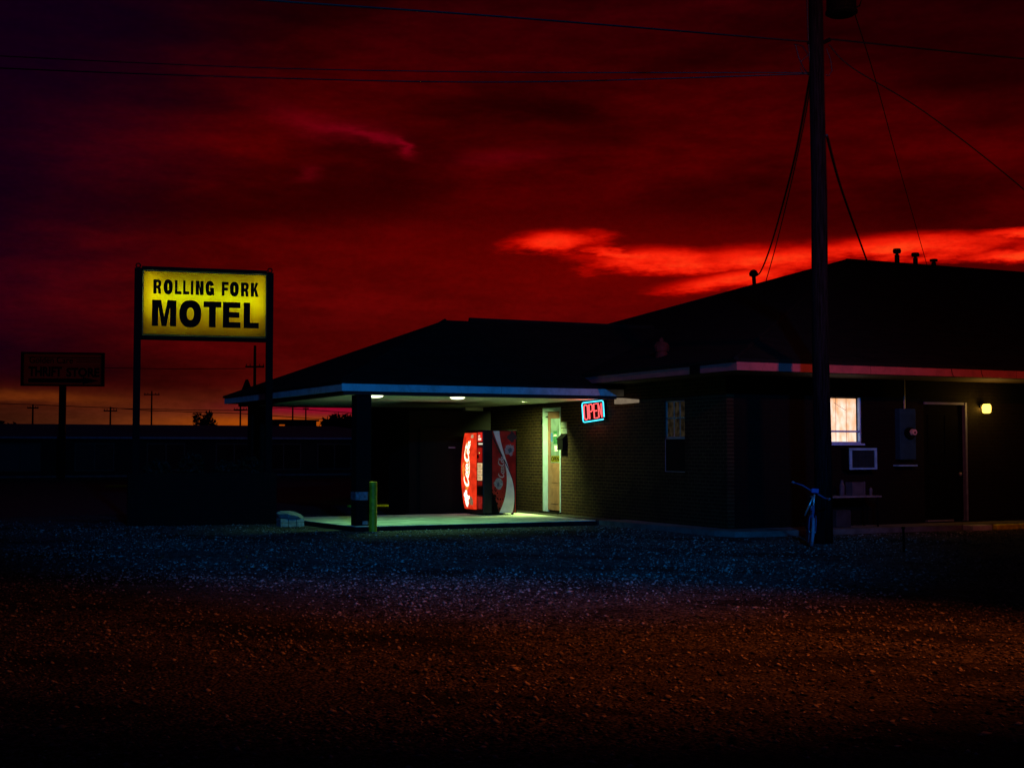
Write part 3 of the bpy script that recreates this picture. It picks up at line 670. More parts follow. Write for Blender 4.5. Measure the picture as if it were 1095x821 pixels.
# ================================================================== vending machine
vm = thing('vending_machine', 'tall red drinks vending machine glowing under the carport by the brick wall', 'vending machine', (12.8, 28.35, .1))
VX, VY0, VY1, VX1 = 12.40, 27.88, 28.86, 13.24
b = MB(); b.box(VX+.22, VX1, VY0, VY1, .14, 2.03); b.build('cabinet', M_black, vm, bevel=.01)
for x in (VX+.1, VX1-.08):
    for y in (VY0+.07, VY1-.07):
        b = MB(); b.cyl((x, y, .1), (x, y, .14), .03, n=8); b.build('foot', M_black, vm)
b = MB(); b.box(VX, VX+.216, VY0, VY1, .14, 2.03); dv = b.build('door', mat('gloss_black', (.008, .008, .009, 1), .35), vm, bevel=.012)
# bulged sign panel on the far part of the door: y from VY1 down to 28.27
PY0, PY1, PZ0, PZ1 = 28.25, 28.85, .22, 1.97
def pan(u, v, lift=0.):
    """u across (0 at the viewer's left when facing the machine), v up"""
    bulge = .04+.11*math.sin(PI*min(max(v, 0), 1))**.8*math.cos((u-.45)*1.2)
    return (VX-bulge-lift, PY1-(PY1-PY0)*u, PZ0+(PZ1-PZ0)*v)
b = MB(); nu, nv = 8, 24
for j in range(nv+1):
    for i in range(nu+1): b.v.append(pan(i/nu, j/nv))
for j in range(nv):
    for i in range(nu): k = j*(nu+1)+i; b.f.append((k, k+nu+1, k+nu+2, k+1))
for (i0, j0, di, dj, n) in ((0, 0, 0, 1, nv), (nu, 0, 0, 1, nv), (0, 0, 1, 0, nu), (0, nv, 1, 0, nu)):
    base = len(b.v)
    for k in range(n+1):
        p = b.v[(j0+dj*k)*(nu+1)+i0+di*k]; b.v.append(p); b.v.append((VX-.001, p[1], p[2]))
    for k in range(n): b.f.append((base+2*k, base+2*k+1, base+2*k+3, base+2*k+2))
pn = b.build('sign_panel', emit('lit_red_panel', (1., .045, .012, 1), 1.0, .45, 5.), dv, smooth=True)
def panel_pt(x, y):           # lettering runs upwards
    return pan(.30+.50*(.95-y)/1.2+.08, .30+.165*x, .006)
ribbons(MB(), [(p_, w_*2.1) for p_, w_ in script_logo()], lambda x, y: pan(.30+.50*(.95-y)/1.2+.08, .30+.165*x, .003)).build('lettering_halo', emit('orange_halo_glow', (1., .22, .03, 1), 1.25), pn)  # wide orange ribbons paint a halo of light behind the letters
ribbons(MB(), script_logo(), panel_pt).build('lettering', emit('lit_white_print', (1., .82, .6, 1), 2.6), pn)
def splash(cu, cv, ru, rv, n, seed, lift, name, m):
    rs = random.Random(seed); b = MB(); c = len(b.v); b.v.append(pan(cu, cv, lift))
    for i in range(n):
        t = 2*PI*i/n; k = rs.uniform(.6, 1.25); b.v.append(pan(cu+ru*k*math.cos(t), cv+rv*k*math.sin(t), lift))
    for i in range(n): b.f.append((0, 1+i, 1+(i+1) % n))
    b.build(name, m, pn)
splash(.42, .145, .26, .10, 22, 2, .004, 'splash', emit('lit_splash', (1., .88, .7, 1), 2.4, .6, 25))
splash(.80, .10, .16, .06, 16, 5, .005, 'bottle_print', emit('lit_print_dark', (.35, .22, .12, 1), .8, .6, 30))
splash(.82, .955, .14, .03, 14, 9, .005, 'bottle_cap_print', emit('lit_print_tan', (.8, .55, .3, 1), .8, .5, 30))
splash(.55, .30, .20, .06, 18, 21, .0022, 'inner_glow', emit('orange_glow_wash', (1., .30, .04, 1), 1.2, .5, 18))  # orange splashes paint uneven inner glow onto the panel
splash(.30, .52, .16, .12, 18, 22, .0022, 'inner_glow', emit('orange_glow_wash', (1., .22, .03, 1), 1.2, .5, 18))
splash(.45, .80, .20, .09, 18, 23, .0022, 'inner_glow', emit('orange_glow_wash', (1., .26, .04, 1), 1.2, .5, 18))
# selection column on the near part
def sel(y0, y1, z0, z1, m, name, dx=.012, lab=None):
    b = MB(); b.box(VX-dx, VX-.001, y0, y1, z0, z1); return b.build(name, m, dv, label=lab)
sel(27.93, 28.17, 1.77, 1.98, emit('lit_red_box', (1., .03, .02, 1), .9, .4, 8), 'price_panel')
b = MB(); b.box(VX-.016, VX-.013, 27.97, 28.13, 1.80, 1.85); b.build('price_print', emit('lit_label', (1., .8, .6, 1), 1.1), dv)
b = MB(); b.lathe((VX-.016, 28.06, 1.87), [(.03, 0), (.03, .03), (.012, .05)], 8); b.build('price_print', emit('lit_label2', (1., .6, .4, 1), 1.0), dv)
sel(27.92, 28.13, 1.70, 1.735, emit('bill_slot_light', (.9, .9, .65, 1), .9), 'bill_slot')
sel(27.93, 28.19, 1.30, 1.63, emit('lit_red_dim', (.8, .02, .012, 1), .45, .5, 6), 'coin_panel')
b = MB(); b.cyl((VX-.03, 28.14, 1.43), (VX-.012, 28.14, 1.43), .045, n=12); b.build('keypad', M_black, dv)
b = MB(); b.cyl((VX-.024, 28.06, 1.51), (VX-.013, 28.06, 1.51), .014, n=8); b.build('coin_slot', emit('coin_slot_light', (1., .8, .2, 1), .9), dv)
M_btn = emit('lit_selection_label', (1., .72, .36, 1), .95, .35, 25)
for k in range(3):
    z = .89+k*.135; sb = sel(27.94, 28.18, z, z+.12, M_btn, 'selection_button', .014)
    b = MB()
    for q in range(3): b.box(VX-.017, VX-.0145, 27.96+q*.075, 28.02+q*.075-.012, z+.02, z+.10)
    b.build('label_print', emit('label_print', (.75, .42, .2, 1), .6), sb)
sel(27.94, 28.18, .78, .87, emit('lit_red_low', (.5, .02, .012, 1), .3), 'lower_label')
sel(27.92, 28.18, .55, .75, M_black, 'delivery_hatch', .02)
sel(27.93, 28.20, .24, .52, emit('lit_red_foot', (.6, .03, .02, 1), .45, .6, 7), 'kick_panel')
# painted side, facing the lot: layered thin prints
SY = VY0
def sp(u, v, l=0): return Vector((VX+.22+(VX1-.03-VX-.22)*u, SY-.002-l, .15+1.86*v))
M_sred = mat('print_red', (.28, .010, .006, 1), .4, .35, 5)
M_swht = mat('print_cream', (.56, .50, .46, 1), .4, .1, 6)
M_spal = mat('print_flower', (.22, .19, .19, 1), .5, .7, 55)
def side(loop, m, name, l, lab=None):
    n = len(loop); vs = [sp(u, v, l) for u, v in loop]+[sp(u, v, l-.0015) for u, v in loop]
    b = MB(); b.add(vs, [tuple(range(n))]+[(i, n+i, n+(i+1) % n, (i+1) % n) for i in range(n)]); return b.build(name, m, sd or vm, label=lab)
sd = None
sd = side([(0, 0), (1, 0), (1, 1), (0, 1)], M_sred, 'side_panel', .002)
def bez(p0, p1, p2, p3, n=16):
    return [tuple(((1-t)**3)*p0[k]+3*((1-t)**2)*t*p1[k]+3*(1-t)*t*t*p2[k]+t**3*p3[k] for k in (0, 1)) for t in [i/n for i in range(n+1)]]
def band(A, B, m, name, l):
    n = len(A); b = MB(); b.add([sp(*p, l) for p in A]+[sp(*p, l) for p in B], [(i, i+1, n+i+1, n+i) for i in range(n-1)]); return b.build(name, m, sd)
A = bez((.04, 1), (.25, .78), (.62, .66), (.62, .42)); A += bez((.62, .42), (.62, .2), (.45, .1), (.30, 0))[1:]
B = bez((.30, 1), (.36, .80), (.60, .66), (.74, .50)); B += bez((.74, .50), (1.0, .3), (.98, .14), (.86, 0))[1:]
band(A[:17]+A[17:], B, M_swht, 'white_ribbon', .005)
A2 = bez((0, .97), (.2, .80), (.55, .66), (.72, .52)); A2 += bez((.72, .52), (.98, .36), (1., .2), (.95, 0))[1:]
B2 = bez((0, .93), (.18, .78), (.52, .64), (.72, .50)); B2 += bez((.72, .50), (.95, .36), (.985, .2), (.90, 0))[1:]
band(A2, B2, mat('print_black', (.01, .01, .01, 1), .4), 'black_line', .007)
rs = random.Random(4)
def blob(cu, cv, r, m, name, l, n=15, rag=.35):
    loop = []
    for i in range(n):
        t = 2*PI*i/n; k = rs.uniform(1-rag, 1+rag*.5); loop.append((cu+r*k*math.cos(t), cv+r*k*.32*math.sin(t)))
    b = MB(); b.v = [sp(cu, cv, l)]+[sp(*q, l) for q in loop]; b.f = [(0, 1+i, 1+(i+1) % n) for i in range(n)]; b.build(name, m, sd)
for k in range(9):
    t = k*2*PI/9; blob(.27+.13*math.cos(t), .355+.040*math.sin(t), rs.uniform(.08, .13), M_spal, 'petal_print', .0090+.0002*k, 9, .5)
for k in range(9):
    t = k*2*PI/9; blob(.74+.13*math.cos(t), .775+.040*math.sin(t), rs.uniform(.08, .13), M_spal, 'petal_print', .0030+.0001*k, 9, .5)
blob(.25, .345, .07, mat('print_grey', (.08, .07, .09, 1)), 'flower_centre', .0114); blob(.76, .765, .10, mat('print_blue', (.04, .08, .10, 1)), 'flower_centre', .0042)
blob(.84, .93, .20, mat('print_shadow', (.03, .02, .02, 1)), 'bottle_print', .0042)
b = MB()
for k in range(130):
    u = abs(rs.gauss(0, .22)); v = abs(rs.gauss(.10, .09))
    if u > .55: continue
    q = rs.uniform(.012, .04); b.add([sp(u-q, v-q*.3, .004), sp(u+q, v-q*.3, .004), sp(u, v+q*.35, .004)], [(0, 1, 2)])
b.add([sp(u, v, .0038) for u, v in ((0, 0), (.28, 0), (.22, .10), (.10, .2), (0, .26))], [(0, 1, 2, 3, 4)])
b.build('speckle_print', M_black, sd)
ribbons(MB(), script_logo(), lambda x, y: sp(.50-.24*y, .43+.072*x, .010)).build('lettering', mat('print_white_type', (.40, .30, .27, 1), .5), sd)

# ================================================================== posts, stops, small ground things
bl = thing('bollard', 'yellow steel guard post in front of the brick carport column', 'bollard', (8.71, 24.85, 0))
b = MB(); b.lathe((8.71, 24.85, 0), [(.078, 0), (.078, .955), (.07, .965), (.03, .968)], 18); b.build('post', M_yel, bl)
for x, lab in ((20.32, 'yellow concrete wheel stop nearest the dark door'), (21.3, 'yellow concrete wheel stop cut off by the right edge of the photo')):
    b = MB(); b.box(x-.30 if x < 21 else 20.68, x+.27 if x < 21 else 21.9, 20.02, 20.17, 0, .11); top(b, 'wheel_stop', M_yelD, lab, 'wheel stop', 'yellow wheel stops before the front walk', bevel=.025)
b = MB(); b.box(19.35, 19.85, 19.98, 20.28, 0, .11); top(b, 'step', M_conc, 'grey concrete step block left of the yellow wheel stops', 'step', bevel=.02)
b = MB(); b.box(11.7, 13.35, 35.4, 35.55, 0, .06); top(b, 'wheel_stop', M_yelD, 'long yellow kerb block behind the carport', 'wheel stop', bevel=.02)
b = MB(); b.cyl((14.48, 16.43, -.02), (14.49, 16.45, .36), .022, .018, n=8); b.cyl((14.49, 16.45, .36), (14.49, 16.45, .39), .03, .028, n=8); top(b, 'stake', M_black, 'short dark stake standing in the gravel right of the big pole', 'stake')
# stacked bricks with a pale rock
bs = thing('brick_stack', 'small stack of pale bricks at the left corner of the carport slab', 'bricks', (7.75, 27.3, 0))
k = 0
for z in (0, 1):
    for i in range(3):
        b = MB(); x = 7.5+i*.17; b.box(x, x+.16, 27.1, 27.45, z*.085, z*.085+.078); b.build('brick', M_stone, bs, bevel=.008)
b = MB(); n = 14; prof = [(.0, 0), (.22, .01), (.27, .06), (.2, .13), (.06, .17)]
b.lathe((7.78, 27.28, .165), [(max(r, .01), z*.8) for r, z in prof], n)
b.v = [(7.78+(x-7.78)*(1.0+.25*math.sin(3*math.atan2(y-27.28, x-7.78))), y+.03*math.sin(9*x), z+((.22*(7.78-x)+.02*math.sin(17*y+5*x)) if z > .19 else 0)) for x, y, z in b.v]
top(b, 'rock', M_stone, 'pale flattish rock lying on the small brick stack', 'rock')

# ================================================================== motel sign
sx0, sy0 = 4.885, 28.95; sx1, sy1 = 7.62, 28.56
ang = math.atan2(sy1-sy0, sx1-sx0); LW = math.hypot(sx1-sx0, sy1-sy0)
ms_ = thing('motel_sign', 'lit yellow box sign with bold black motel lettering on two dark posts', 'sign', (sx0, sy0, 0), ang)
for x in (0, LW):
    b = MB(); b.box(x-.072, x+.072, -.065, .065, 0, 5.42); po = b.build('post', M_black, ms_, local=True)
    b = MB(); b.torus((x, 0, 5.475), (0, 1, 0), .045, .014, 14, 6); b.build('lifting_eye', M_black, po, local=True)
Z0, Z1, U0, U1, D0 = 4.0, 5.365, .095, LW-.085, -.13
b = MB()
b.box(.074, LW-.074, -.15, .15, Z1+.012, Z1+.085); b.box(.074, LW-.074, -.15, .15, Z0-.085, Z0-.012)
b.box(.074, U0-.004, -.15, .15, Z0-.01, Z1+.01); b.box(U1+.004, LW-.074, -.15, .15, Z0-.01, Z1+.01)
b.build('frame', M_black, ms_, local=True)
b = MB(); b.box(U0-.002, U1+.002, .06, .12, Z0-.008, Z1+.008); b.build('back', M_white, ms_, local=True)
def sign_face():
    m, nt, out = nt_new('yellow_acrylic'); g = G(nt)
    tr = g.n('ShaderNodeBsdfTranslucent'); df = g.n('ShaderNodeBsdfDiffuse'); mx = g.n('ShaderNodeMixShader')
    geo = g.n('ShaderNodeNewGeometry').outputs['Position']
    c = g.mix(g.step(g.noise(geo, 2.2, 5), .3, .7), (.80, .58, .0, 1), (.92, .70, .003, 1))
    g.put(tr.inputs[0], c); df.inputs[0].default_value = (.25, .17, .01, 1); mx.inputs[0].default_value = .2
    nt.links.new(tr.outputs[0], mx.inputs[1]); nt.links.new(df.outputs[0], mx.inputs[2]); nt.links.new(mx.outputs[0], out.inputs[0]); return m
b = MB(); b.box(U0, U1, D0, D0+.006, Z0, Z1); fc = b.build('face', sign_face(), ms_, local=True)
M_edge = mat('sign_trim', (.16, .07, .0, 1), .6)
b = MB(); w = .018
b.box(U0, U1, D0-.012, D0-.002, Z0, Z0+w); b.box(U0, U1, D0-.012, D0-.002, Z1-w, Z1); b.box(U0, U0+w, D0-.012, D0-.002, Z0+w+.001, Z1-w-.001); b.box(U1-w, U1, D0-.012, D0-.002, Z0+w+.001, Z1-w-.001)
b.build('trim', M_edge, fc, local=True)
def on_face(co): return (co[0], D0-.004-co[2], co[1])
FWd, FH = U1-U0, Z1-Z0
def row(items, ytop, ybot, t, h):
    for ch, a, c_, *tt in items:
        x0 = U0+FWd*(a-82)/918; x1 = U0+FWd*(c_-82)/918
        th = tt[0] if tt else t
        flat2d('letter', fit(glyph(ch, th, h), x0, x1, Z1-FH*ybot, Z1-FH*ytop), M_black, fc, on_face, .006)
row([('R', 158, 216), ('O', 232, 300), ('L', 315, 363, .40), ('L', 375, 421, .40), ('I', 432, 451), ('N', 468, 527), ('G', 540, 605), ('F', 662, 712, .38), ('O', 722, 790), ('R', 806, 864), ('K', 880, 938)], .138, .358, .42, .22)
row([('M', 150, 328), ('O', 350, 512), ('T', 528, 660, .38), ('E', 672, 805, .36), ('L', 828, 943, .42)], .455, .86, .34, .225)
def area(name, parent, loc, rot, sx, sy, e, col):
    L = bpy.data.lights.new(name, 'AREA'); L.shape = 'RECTANGLE'; L.size = sx; L.size_y = sy; L.energy = e; L.color = col
    o = bpy.data.objects.new(name, L); COL.objects.link(o); o.parent = parent; o.location = loc; o.rotation_euler = rot; return o
zt = Z1-FH*.405
area('sign_tube', ms_, (LW/2, D0+.115, zt), (PI/2, 0, 0), FWd*.86, .05, 44.0, (.42, 1., .15))
area('sign_inner', ms_, (LW/2, .05, (Z0+Z1)/2+.03), (PI/2, 0, 0), FWd*.95, FH*.85, 4.6, (1., .66, .2))
for x, e in ((U0+.17, 1.1), (U1-.16, .9)): area('sign_end_tube', ms_, (x, D0+.13, zt+.10), (PI/2, 0, 0), .06, .85, e*1.6, (.8, 1., .3))
# planter between the posts
ph = thing('brick_planter', 'dark brick planter standing between the posts of the lit motel sign', 'planter', (sx0, sy0, 0), ang)
b = MB(); b.box(-.16, LW+.14, -.35, -.22, 0, 1.10); b.box(-.16, LW+.14, .22, .35, 0, 1.10); b.box(-.16, -.09, -.218, .218, 0, 1.10); b.box(LW+.08, LW+.14, -.218, .218, 0, 1.10); b.build('wall', M_brickC, ph, local=True)
b = MB(); b.box(-.085, LW+.075, -.215, .215, 0, 1.0); b.build('soil', M_dark, ph, local=True)
def leaves(mb, c, R, n, s, seed, flat=1.):
    r_ = np.random.default_rng(seed)
    d = r_.normal(size=(n, 3)); d /= np.linalg.norm(d, axis=1)[:, None]
    rad = r_.uniform(.25, 1., n)**.5
    P = np.array(c)+d*rad[:, None]*np.array(R)
    a = r_.normal(size=(n, 3)); a /= np.linalg.norm(a, axis=1)[:, None]
    q = np.cross(a, r_.normal(size=(n, 3))); q /= np.linalg.norm(q, axis=1)[:, None]
    w = s*r_.uniform(.6, 1.3, n)[:, None]
    k = len(mb.v)
    vs = np.stack([P-a*w, P+q*w*.4, P+a*w, P-q*w*.4], 1).reshape(-1, 3)
    mb.v += [tuple(v) for v in vs]; mb.f += [(k+4*i, k+4*i+1, k+4*i+2, k+4*i+3) for i in range(n)]
R_ = Matrix.Rotation(ang, 3, 'Z')
for i, x in enumerate((.45, 1.15, 1.85, 2.35)):
    p = R_ @ Vector((x, 0, 0))+Vector((sx0, sy0, 0)); b = MB(); h = (.22, .3, .2, .26)[i]
    leaves(b, (p.x, p.y, 1.0+h*.8), (.3, .22, h), 420, .05, 30+i)
    sh = thing('shrub', ('low leafy shrub at the left end of the brick planter', 'tallest leafy shrub in the brick planter', 'thin low shrub right of the tallest one in the planter', 'leafy shrub at the right end of the brick planter')[i], 'shrub', (p.x, p.y, 1.0), 0., 'shrubs in the brick planter')
    b.build('foliage', M_leaf, sh); q = MB(); q.cyl((p.x, p.y, .98), (p.x+.02, p.y, 1.0+h), .02, .01, 6); q.build('stem', M_pole, sh)

# ================================================================== thrift store sign, farther left
tx0, ty0, tx1, ty1 = 6.82, 76.36, 10.98, 75.2
a2 = math.atan2(ty1-ty0, tx1-tx0); TW = math.hypot(tx1-tx0, ty1-ty0)
ts = thing('thrift_sign', 'dark unlit thrift store sign with an arrow on one thick pole', 'sign', (tx0, ty0, 0), a2)
b = MB(); b.box(TW/2-.17, TW/2+.17, -.15, .15, 0, 4.98); b.build('pole', M_black, ts, local=True)
b = MB(); T0, T1 = 4.98, 6.80
b.box(0, TW, -.15, .15, T1-.08, T1); b.box(0, TW, -.15, .15, T0, T0+.08); b.box(0, .13, -.15, .15, T0+.083, T1-.083); b.box(TW-.13, TW, -.15, .15, T0+.083, T1-.083); b.build('frame', M_black, ts, local=True)
def trans():
    m, nt, out = nt_new('faded_acrylic'); g = G(nt)
    tr = g.n('ShaderNodeBsdfTranslucent'); tr.inputs[0].default_value = (.5, .42, .4, 1); nt.links.new(tr.outputs[0], out.inputs[0]); return m
b = MB(); b.box(.132, TW-.132, -.01, .01, T0+.083, T1-.083); tf = b.build('face', trans(), ts, local=True)
def tprint(name, shapes):
    b = MB()
    for x0, x1, z0, z1 in shapes: b.box(x0, x1, -.022, -.013, z0, z1)
    return b.build(name, M_black, tf, local=True)
tprint('stripe', [(.35, TW-.2, T1-.30, T1-.26), (TW*.66, TW-.25, T1-.42, T1-.39), (TW*.66, TW-.25, T1-.53, T1-.50)])
for txt, x, z, w_, h_, bo in (('Golden Care', .42, T1-.60, TW*.52, .36, .012), ('THRIFT', .38, T0+.52, TW*.40, .52, .04), ('STORE', TW*.54, T0+.50, TW*.40, .50, .04)):
    vs, fs = font_loops_mesh(txt, w_, h_, bo); b = MB(); b.add([(x+p, -.018-.004*c_, z+q) for p, q, c_ in vs], fs); b.build('lettering', M_black, tf, local=True)
b = MB(); z = T0+.30
b.add([(x, y, zz) for y in (-.022, -.013) for x, zz in ((.38, z-.11), (TW*.74, z-.11), (TW*.74, z-.19), (TW*.93, z), (TW*.74, z+.19), (TW*.74, z+.11), (.38, z+.11))],
      [tuple(range(7)), tuple(range(7, 14))[::-1]]+[(i, 7+i, 7+(i+1) % 7, (i+1) % 7) for i in range(7)]); b.build('arrow', M_black, tf, local=True)

# ================================================================== utility pole with transformer and its wires
up = thing('utility_pole', 'tall weathered wooden utility pole in the gravel before the motel', 'utility pole', (14.53, 18.46, 0))
b = MB(); n = 14; zz = [0, 1.5, 3, 4.5, 6, 7.5, 9.3, 11.2]
b.tube([(14.53+.012*math.sin(z*1.3)-.004*z*.5, 18.46+.003*z, z-.02) for z in zz], [.154-.0035*z for z in zz], n); pp = b.build('shaft', M_pole, up, smooth=True)
for q0, q1, rr_ in (((14.72, 18.37, 9.6), (14.86, 18.31, 9.6), .03), ((14.6, 18.43, 8.6), (14.72, 18.37, 8.66), .035), ((14.36, 18.54, 8.6), (14.5, 18.47, 8.6), .035), ((14.36, 18.54, 8.06), (14.5, 18.47, 8.06), .03)):
    b = MB(); b.cyl(q0, q1, rr_, n=8); b.build('bracket', M_black, up)
b = MB()
b.tube([(14.37, 18.53, 11.), (14.355, 18.54, 9.6), (14.37, 18.53, 8.7), (14.40, 18.52, 8.2), (14.40, 18.52, 7.4), (14.42, 18.51, 6.2)], .012, 6)
b.tube([(14.66, 18.40, 8.5), (14.72, 18.37, 8.3), (14.74, 18.36, 8.12), (14.69, 18.38, 8.02), (14.64, 18.41, 8.04)], .009, 5)
b.tube([(14.17, 18.62, 8.56), (14.22, 18.60, 8.34), (14.3, 18.57, 8.15), (14.38, 18.53, 8.03)], .010, 5)
b.tube([(14.37, 18.54, 8.38), (14.26, 18.58, 8.28), (14.25, 18.59, 8.15), (14.3, 18.57, 8.06)], .009, 5)
b.tube([(14.14, 18.63, 8.57), (14.28, 18.57, 8.54), (14.38, 18.53, 8.37)], .010, 5)
b.build('jumper_cable', M_wire, up)
tr_ = thing('transformer', 'drum transformer hung at the top of the big wooden pole', 'transformer', (14.9, 18.29, 9.06))
b = MB(); b.lathe((14.9, 18.29, 9.08), [(.22, 0), (.275, .03), (.275, .07), (.255, .09), (.255, 1.0), (.27, 1.02), (.27, 1.07), (.1, 1.12)], 24); b.build('drum', M_black, tr_, smooth=False)
b = MB(); b.tube([(15.1, 18.2, 9.2), (15.19, 18.16, 9.25), (15.24, 18.14, 9.42), (15.2, 18.15, 9.6)], .015, 6); b.build('lug', M_black, tr_)

def wire(pts, r_, label, n=40):
    pts = [Vector(p) for p in pts]; out = []
    for i in range(n+1):                           # Catmull-Rom through the given points
        s = i/n*(len(pts)-1); k = min(int(s), len(pts)-2); t_ = s-k
        p0 = pts[max(k-1, 0)]; p1 = pts[k]; p2 = pts[k+1]; p3 = pts[min(k+2, len(pts)-1)]
        out.append(.5*((2*p1)+(p2-p0)*t_+(2*p0-5*p1+4*p2-p3)*t_*t_+(3*p1-p0-3*p2+p3)*t_**3))
    b = MB(); b.tube(out, r_, 5); o = b.build('overhead_wire', M_wire); put_meta(o, label, 'wire', 'overhead wires meeting at the big pole'); return o
wire([(14.41, 18.53, 8.62), (8.55, 18.08, 8.10), (4.53, 17.76, 7.7), (1.23, 17.44, 7.4)], .016, 'topmost wire running left from the big pole, above the motel sign')
wire([(14.37, 18.55, 8.08), (10.21, 21.72, 8.40), (6.3, 24.66, 8.77), (1.99, 27.8, 9.29), (-1.38, 30.49, 9.82)], .011, 'upper one of the two close wires running left from the big pole')
wire([(14.37, 18.55, 8.06), (10.21, 21.72, 8.22), (6.3, 24.66, 8.58), (1.99, 27.8, 9.05), (-1.38, 30.49, 9.55)], .013, 'lower one of the two close wires running left from the big pole')
wire([(14.72, 18.37, 8.66), (16.66, 15.92, 7.91), (18.11, 13.58, 7.23)], .016, 'nearly level wire running right from the big pole')
wire([(14.70, 18.39, 8.57), (15.2, 18.38, 8.22), (16.63, 18.15, 7.53), (18.56, 17.79, 6.26), (20.97, 17.76, 4.74)], .012, 'wire slanting down to the right edge from the big pole')
wire([(15.08, 18.16, 9.1), (17.51, 20.5, 8.83), (21.36, 24.21, 8.12), (28.29, 30.9, 7.02)], .010, 'thin wire from the drum transformer down to the roof vents')
wire([(14.41, 18.53, 8.05), (16.1, 21.16, 7.44), (17.69, 23.72, 6.98), (20.43, 27.96, 6.74), (23.16, 32.2, 6.75), (24.16, 33.9, 6.9)], .022, 'thick cable drooping from the big pole to the rooftop mast')
wire([(14.43, 18.52, 7.98), (16.21, 21.11, 7.81), (18.42, 24.49, 7.38), (21.75, 29.55, 7.01), (23.9, 32.96, 6.60)], .014, 'thin cable beside the thick one, ending on the roof right of the mast')
wire([(14.65, 18.41, 6.99), (17.47, 21.62, 7.09), (20.94, 25.51, 7.29), (26.67, 31.66, 7.14)], .026, 'thick cable dropping right from the big pole to the roof ridge')

# ================================================================== bicycle leaning by the pole
bk_loc = Vector((14.02, 18.2, 0)); hd = math.atan2(-bk_loc.y, -bk_loc.x)+.06
bi = thing('bicycle', 'small bicycle seen head-on, leaning beside the big wooden pole', 'bicycle', bk_loc, hd)
bi.rotation_euler = (math.radians(-5), 0, hd)
def tb_(pts, r_, name, m, par=None): b = MB(); b.tube(pts, r_, 8); return b.build(name, m, par or bi, local=True, smooth=True)
fr = MB()
for p, q, r_ in (((.34, 0, .62), (-.12, 0, .55), .017), ((.36, 0, .52), (-.05, 0, .27), .019), ((-.12, 0, .62), (-.05, 0, .27), .016), ((-.05, .04, .27), (-.42, .05, .25), .01), ((-.05, -.04, .27), (-.42, -.05, .25), .01), ((-.12, .02, .55), (-.42, .05, .25), .009), ((-.12, -.02, .55), (-.42, -.05, .25), .009), ((.33, 0, .68), (.37, 0, .48), .022)): fr.cyl(p, q, r_, n=8)
fr.build('frame', M_bike, bi, local=True)
for x in (.50, -.42):
    b = MB(); b.torus((x, 0, .25), (0, 1, 0), .220, .026, 30, 8); wh = b.build('tyre', M_tyre, bi, local=True, smooth=True)
    b = MB(); b.torus((x, 0, .25), (0, 1, 0), .18, .012, 30, 6); b.build('rim', M_chrome, wh, local=True)
    b = MB()
    for k in range(18):
        t_ = 2*PI*k/18; b.cyl((x, .02*(-1)**k, .25), (x+.178*math.cos(t_), 0, .25+.178*math.sin(t_)), .002, n=4)
    b.cyl((x, -.05, .25), (x, .05, .25), .02, n=8); b.build('spokes', M_chrome, wh, local=True)
for s_ in (-1, 1): tb_([(.37, .045*s_, .52), (.42, .055*s_, .45), (.50, .055*s_, .25)], .008, 'fork_blade', M_bike)
tb_([(.37, 0, .5), (.33, 0, .70), (.35, 0, .86)], .014, 'stem', M_chrome)
tb_([(.38, -.13, .50), (.40, -.02, .83)], .014, 'fender_stay', M_chrome)
hb = tb_([(.22, -.33, 1.02), (.30, -.20, .99), (.36, -.06, .92), (.36, .06, .87), (.34, .16, .82), (.26, .24, .80)], .013, 'handlebar', M_bike)
for y, z, x in ((-.33, 1.02, .22), (.24, .80, .26)):
    b = MB(); b.cyl((x, y, z), (x-.08, y*1.08, z+.005), .018, n=8); b.build('grip', M_tyre, hb, local=True)
b = MB(); b.box(.40, .44, -.06, .06, .89, .96); b.build('reflector', mat('lilac_plastic', (.2, .1, .4, 1), .4), bi, local=True, bevel=.008)
b = MB(); b.lathe((-.15, 0, .66), [(.03, 0), (.09, .02), (.10, .05), (.06, .07)], 12); b.v = [(-.15+(x+.15)*1.35, y*.8, z) for x, y, z in b.v]; b.build('saddle', M_rubber, bi, local=True)
b = MB(); b.cyl((-.12, 0, .6), (-.14, 0, .67), .013, n=8); b.build('seat_post', M_chrome, bi, local=True)
b = MB(); b.torus((-.05, .05, .27), (0, 1, 0), .07, .008, 16, 5); b.cyl((-.05, .06, .27), (.07, .07, .2), .01, n=6); b.cyl((-.05, -.06, .27), (-.17, -.07, .34), .01, n=6); b.box(.03, .11, .07, .15, .19, .21); b.box(-.21, -.13, -.15, -.07, .33, .35); b.build('cranks', M_black, bi, local=True)

# ================================================================== far buildings and horizon
fb = thing('long_low_building', 'long low dark building with a metal hip roof across the road', 'building', (20, 79, 0))
FY = 79.4
b = MB(); b.box(-3, 30, FY, FY+11, 0, 2.22); b.build('wall', M_tan, fb)
b = MB()
for dz in (0, -.06): b.v += [(-4, FY-.7, 2.26+dz), (31, FY-.7, 2.26+dz), (31, FY+11.7, 2.26+dz), (-4, FY+11.7, 2.26+dz), (3, FY+5.5, 3.10+dz), (27, FY+5.5, 3.10+dz)]
fs = [(0, 1, 5, 4), (1, 2, 5), (2, 3, 4, 5), (3, 0, 4)]
b.f += fs+[tuple(i+6 for i in f)[::-1] for f in fs]+[(0, 6, 7, 1), (1, 7, 8, 2), (2, 8, 9, 3), (3, 9, 6, 0)]
fr_ = b.build('roof', M_tin, fb)
b = MB(); b.box(-4, 31, FY-.78, FY-.703, 2.18, 2.30); b.build('gutter', mat('far_gutter', (.16, .2, .26, 1), .6), fb)
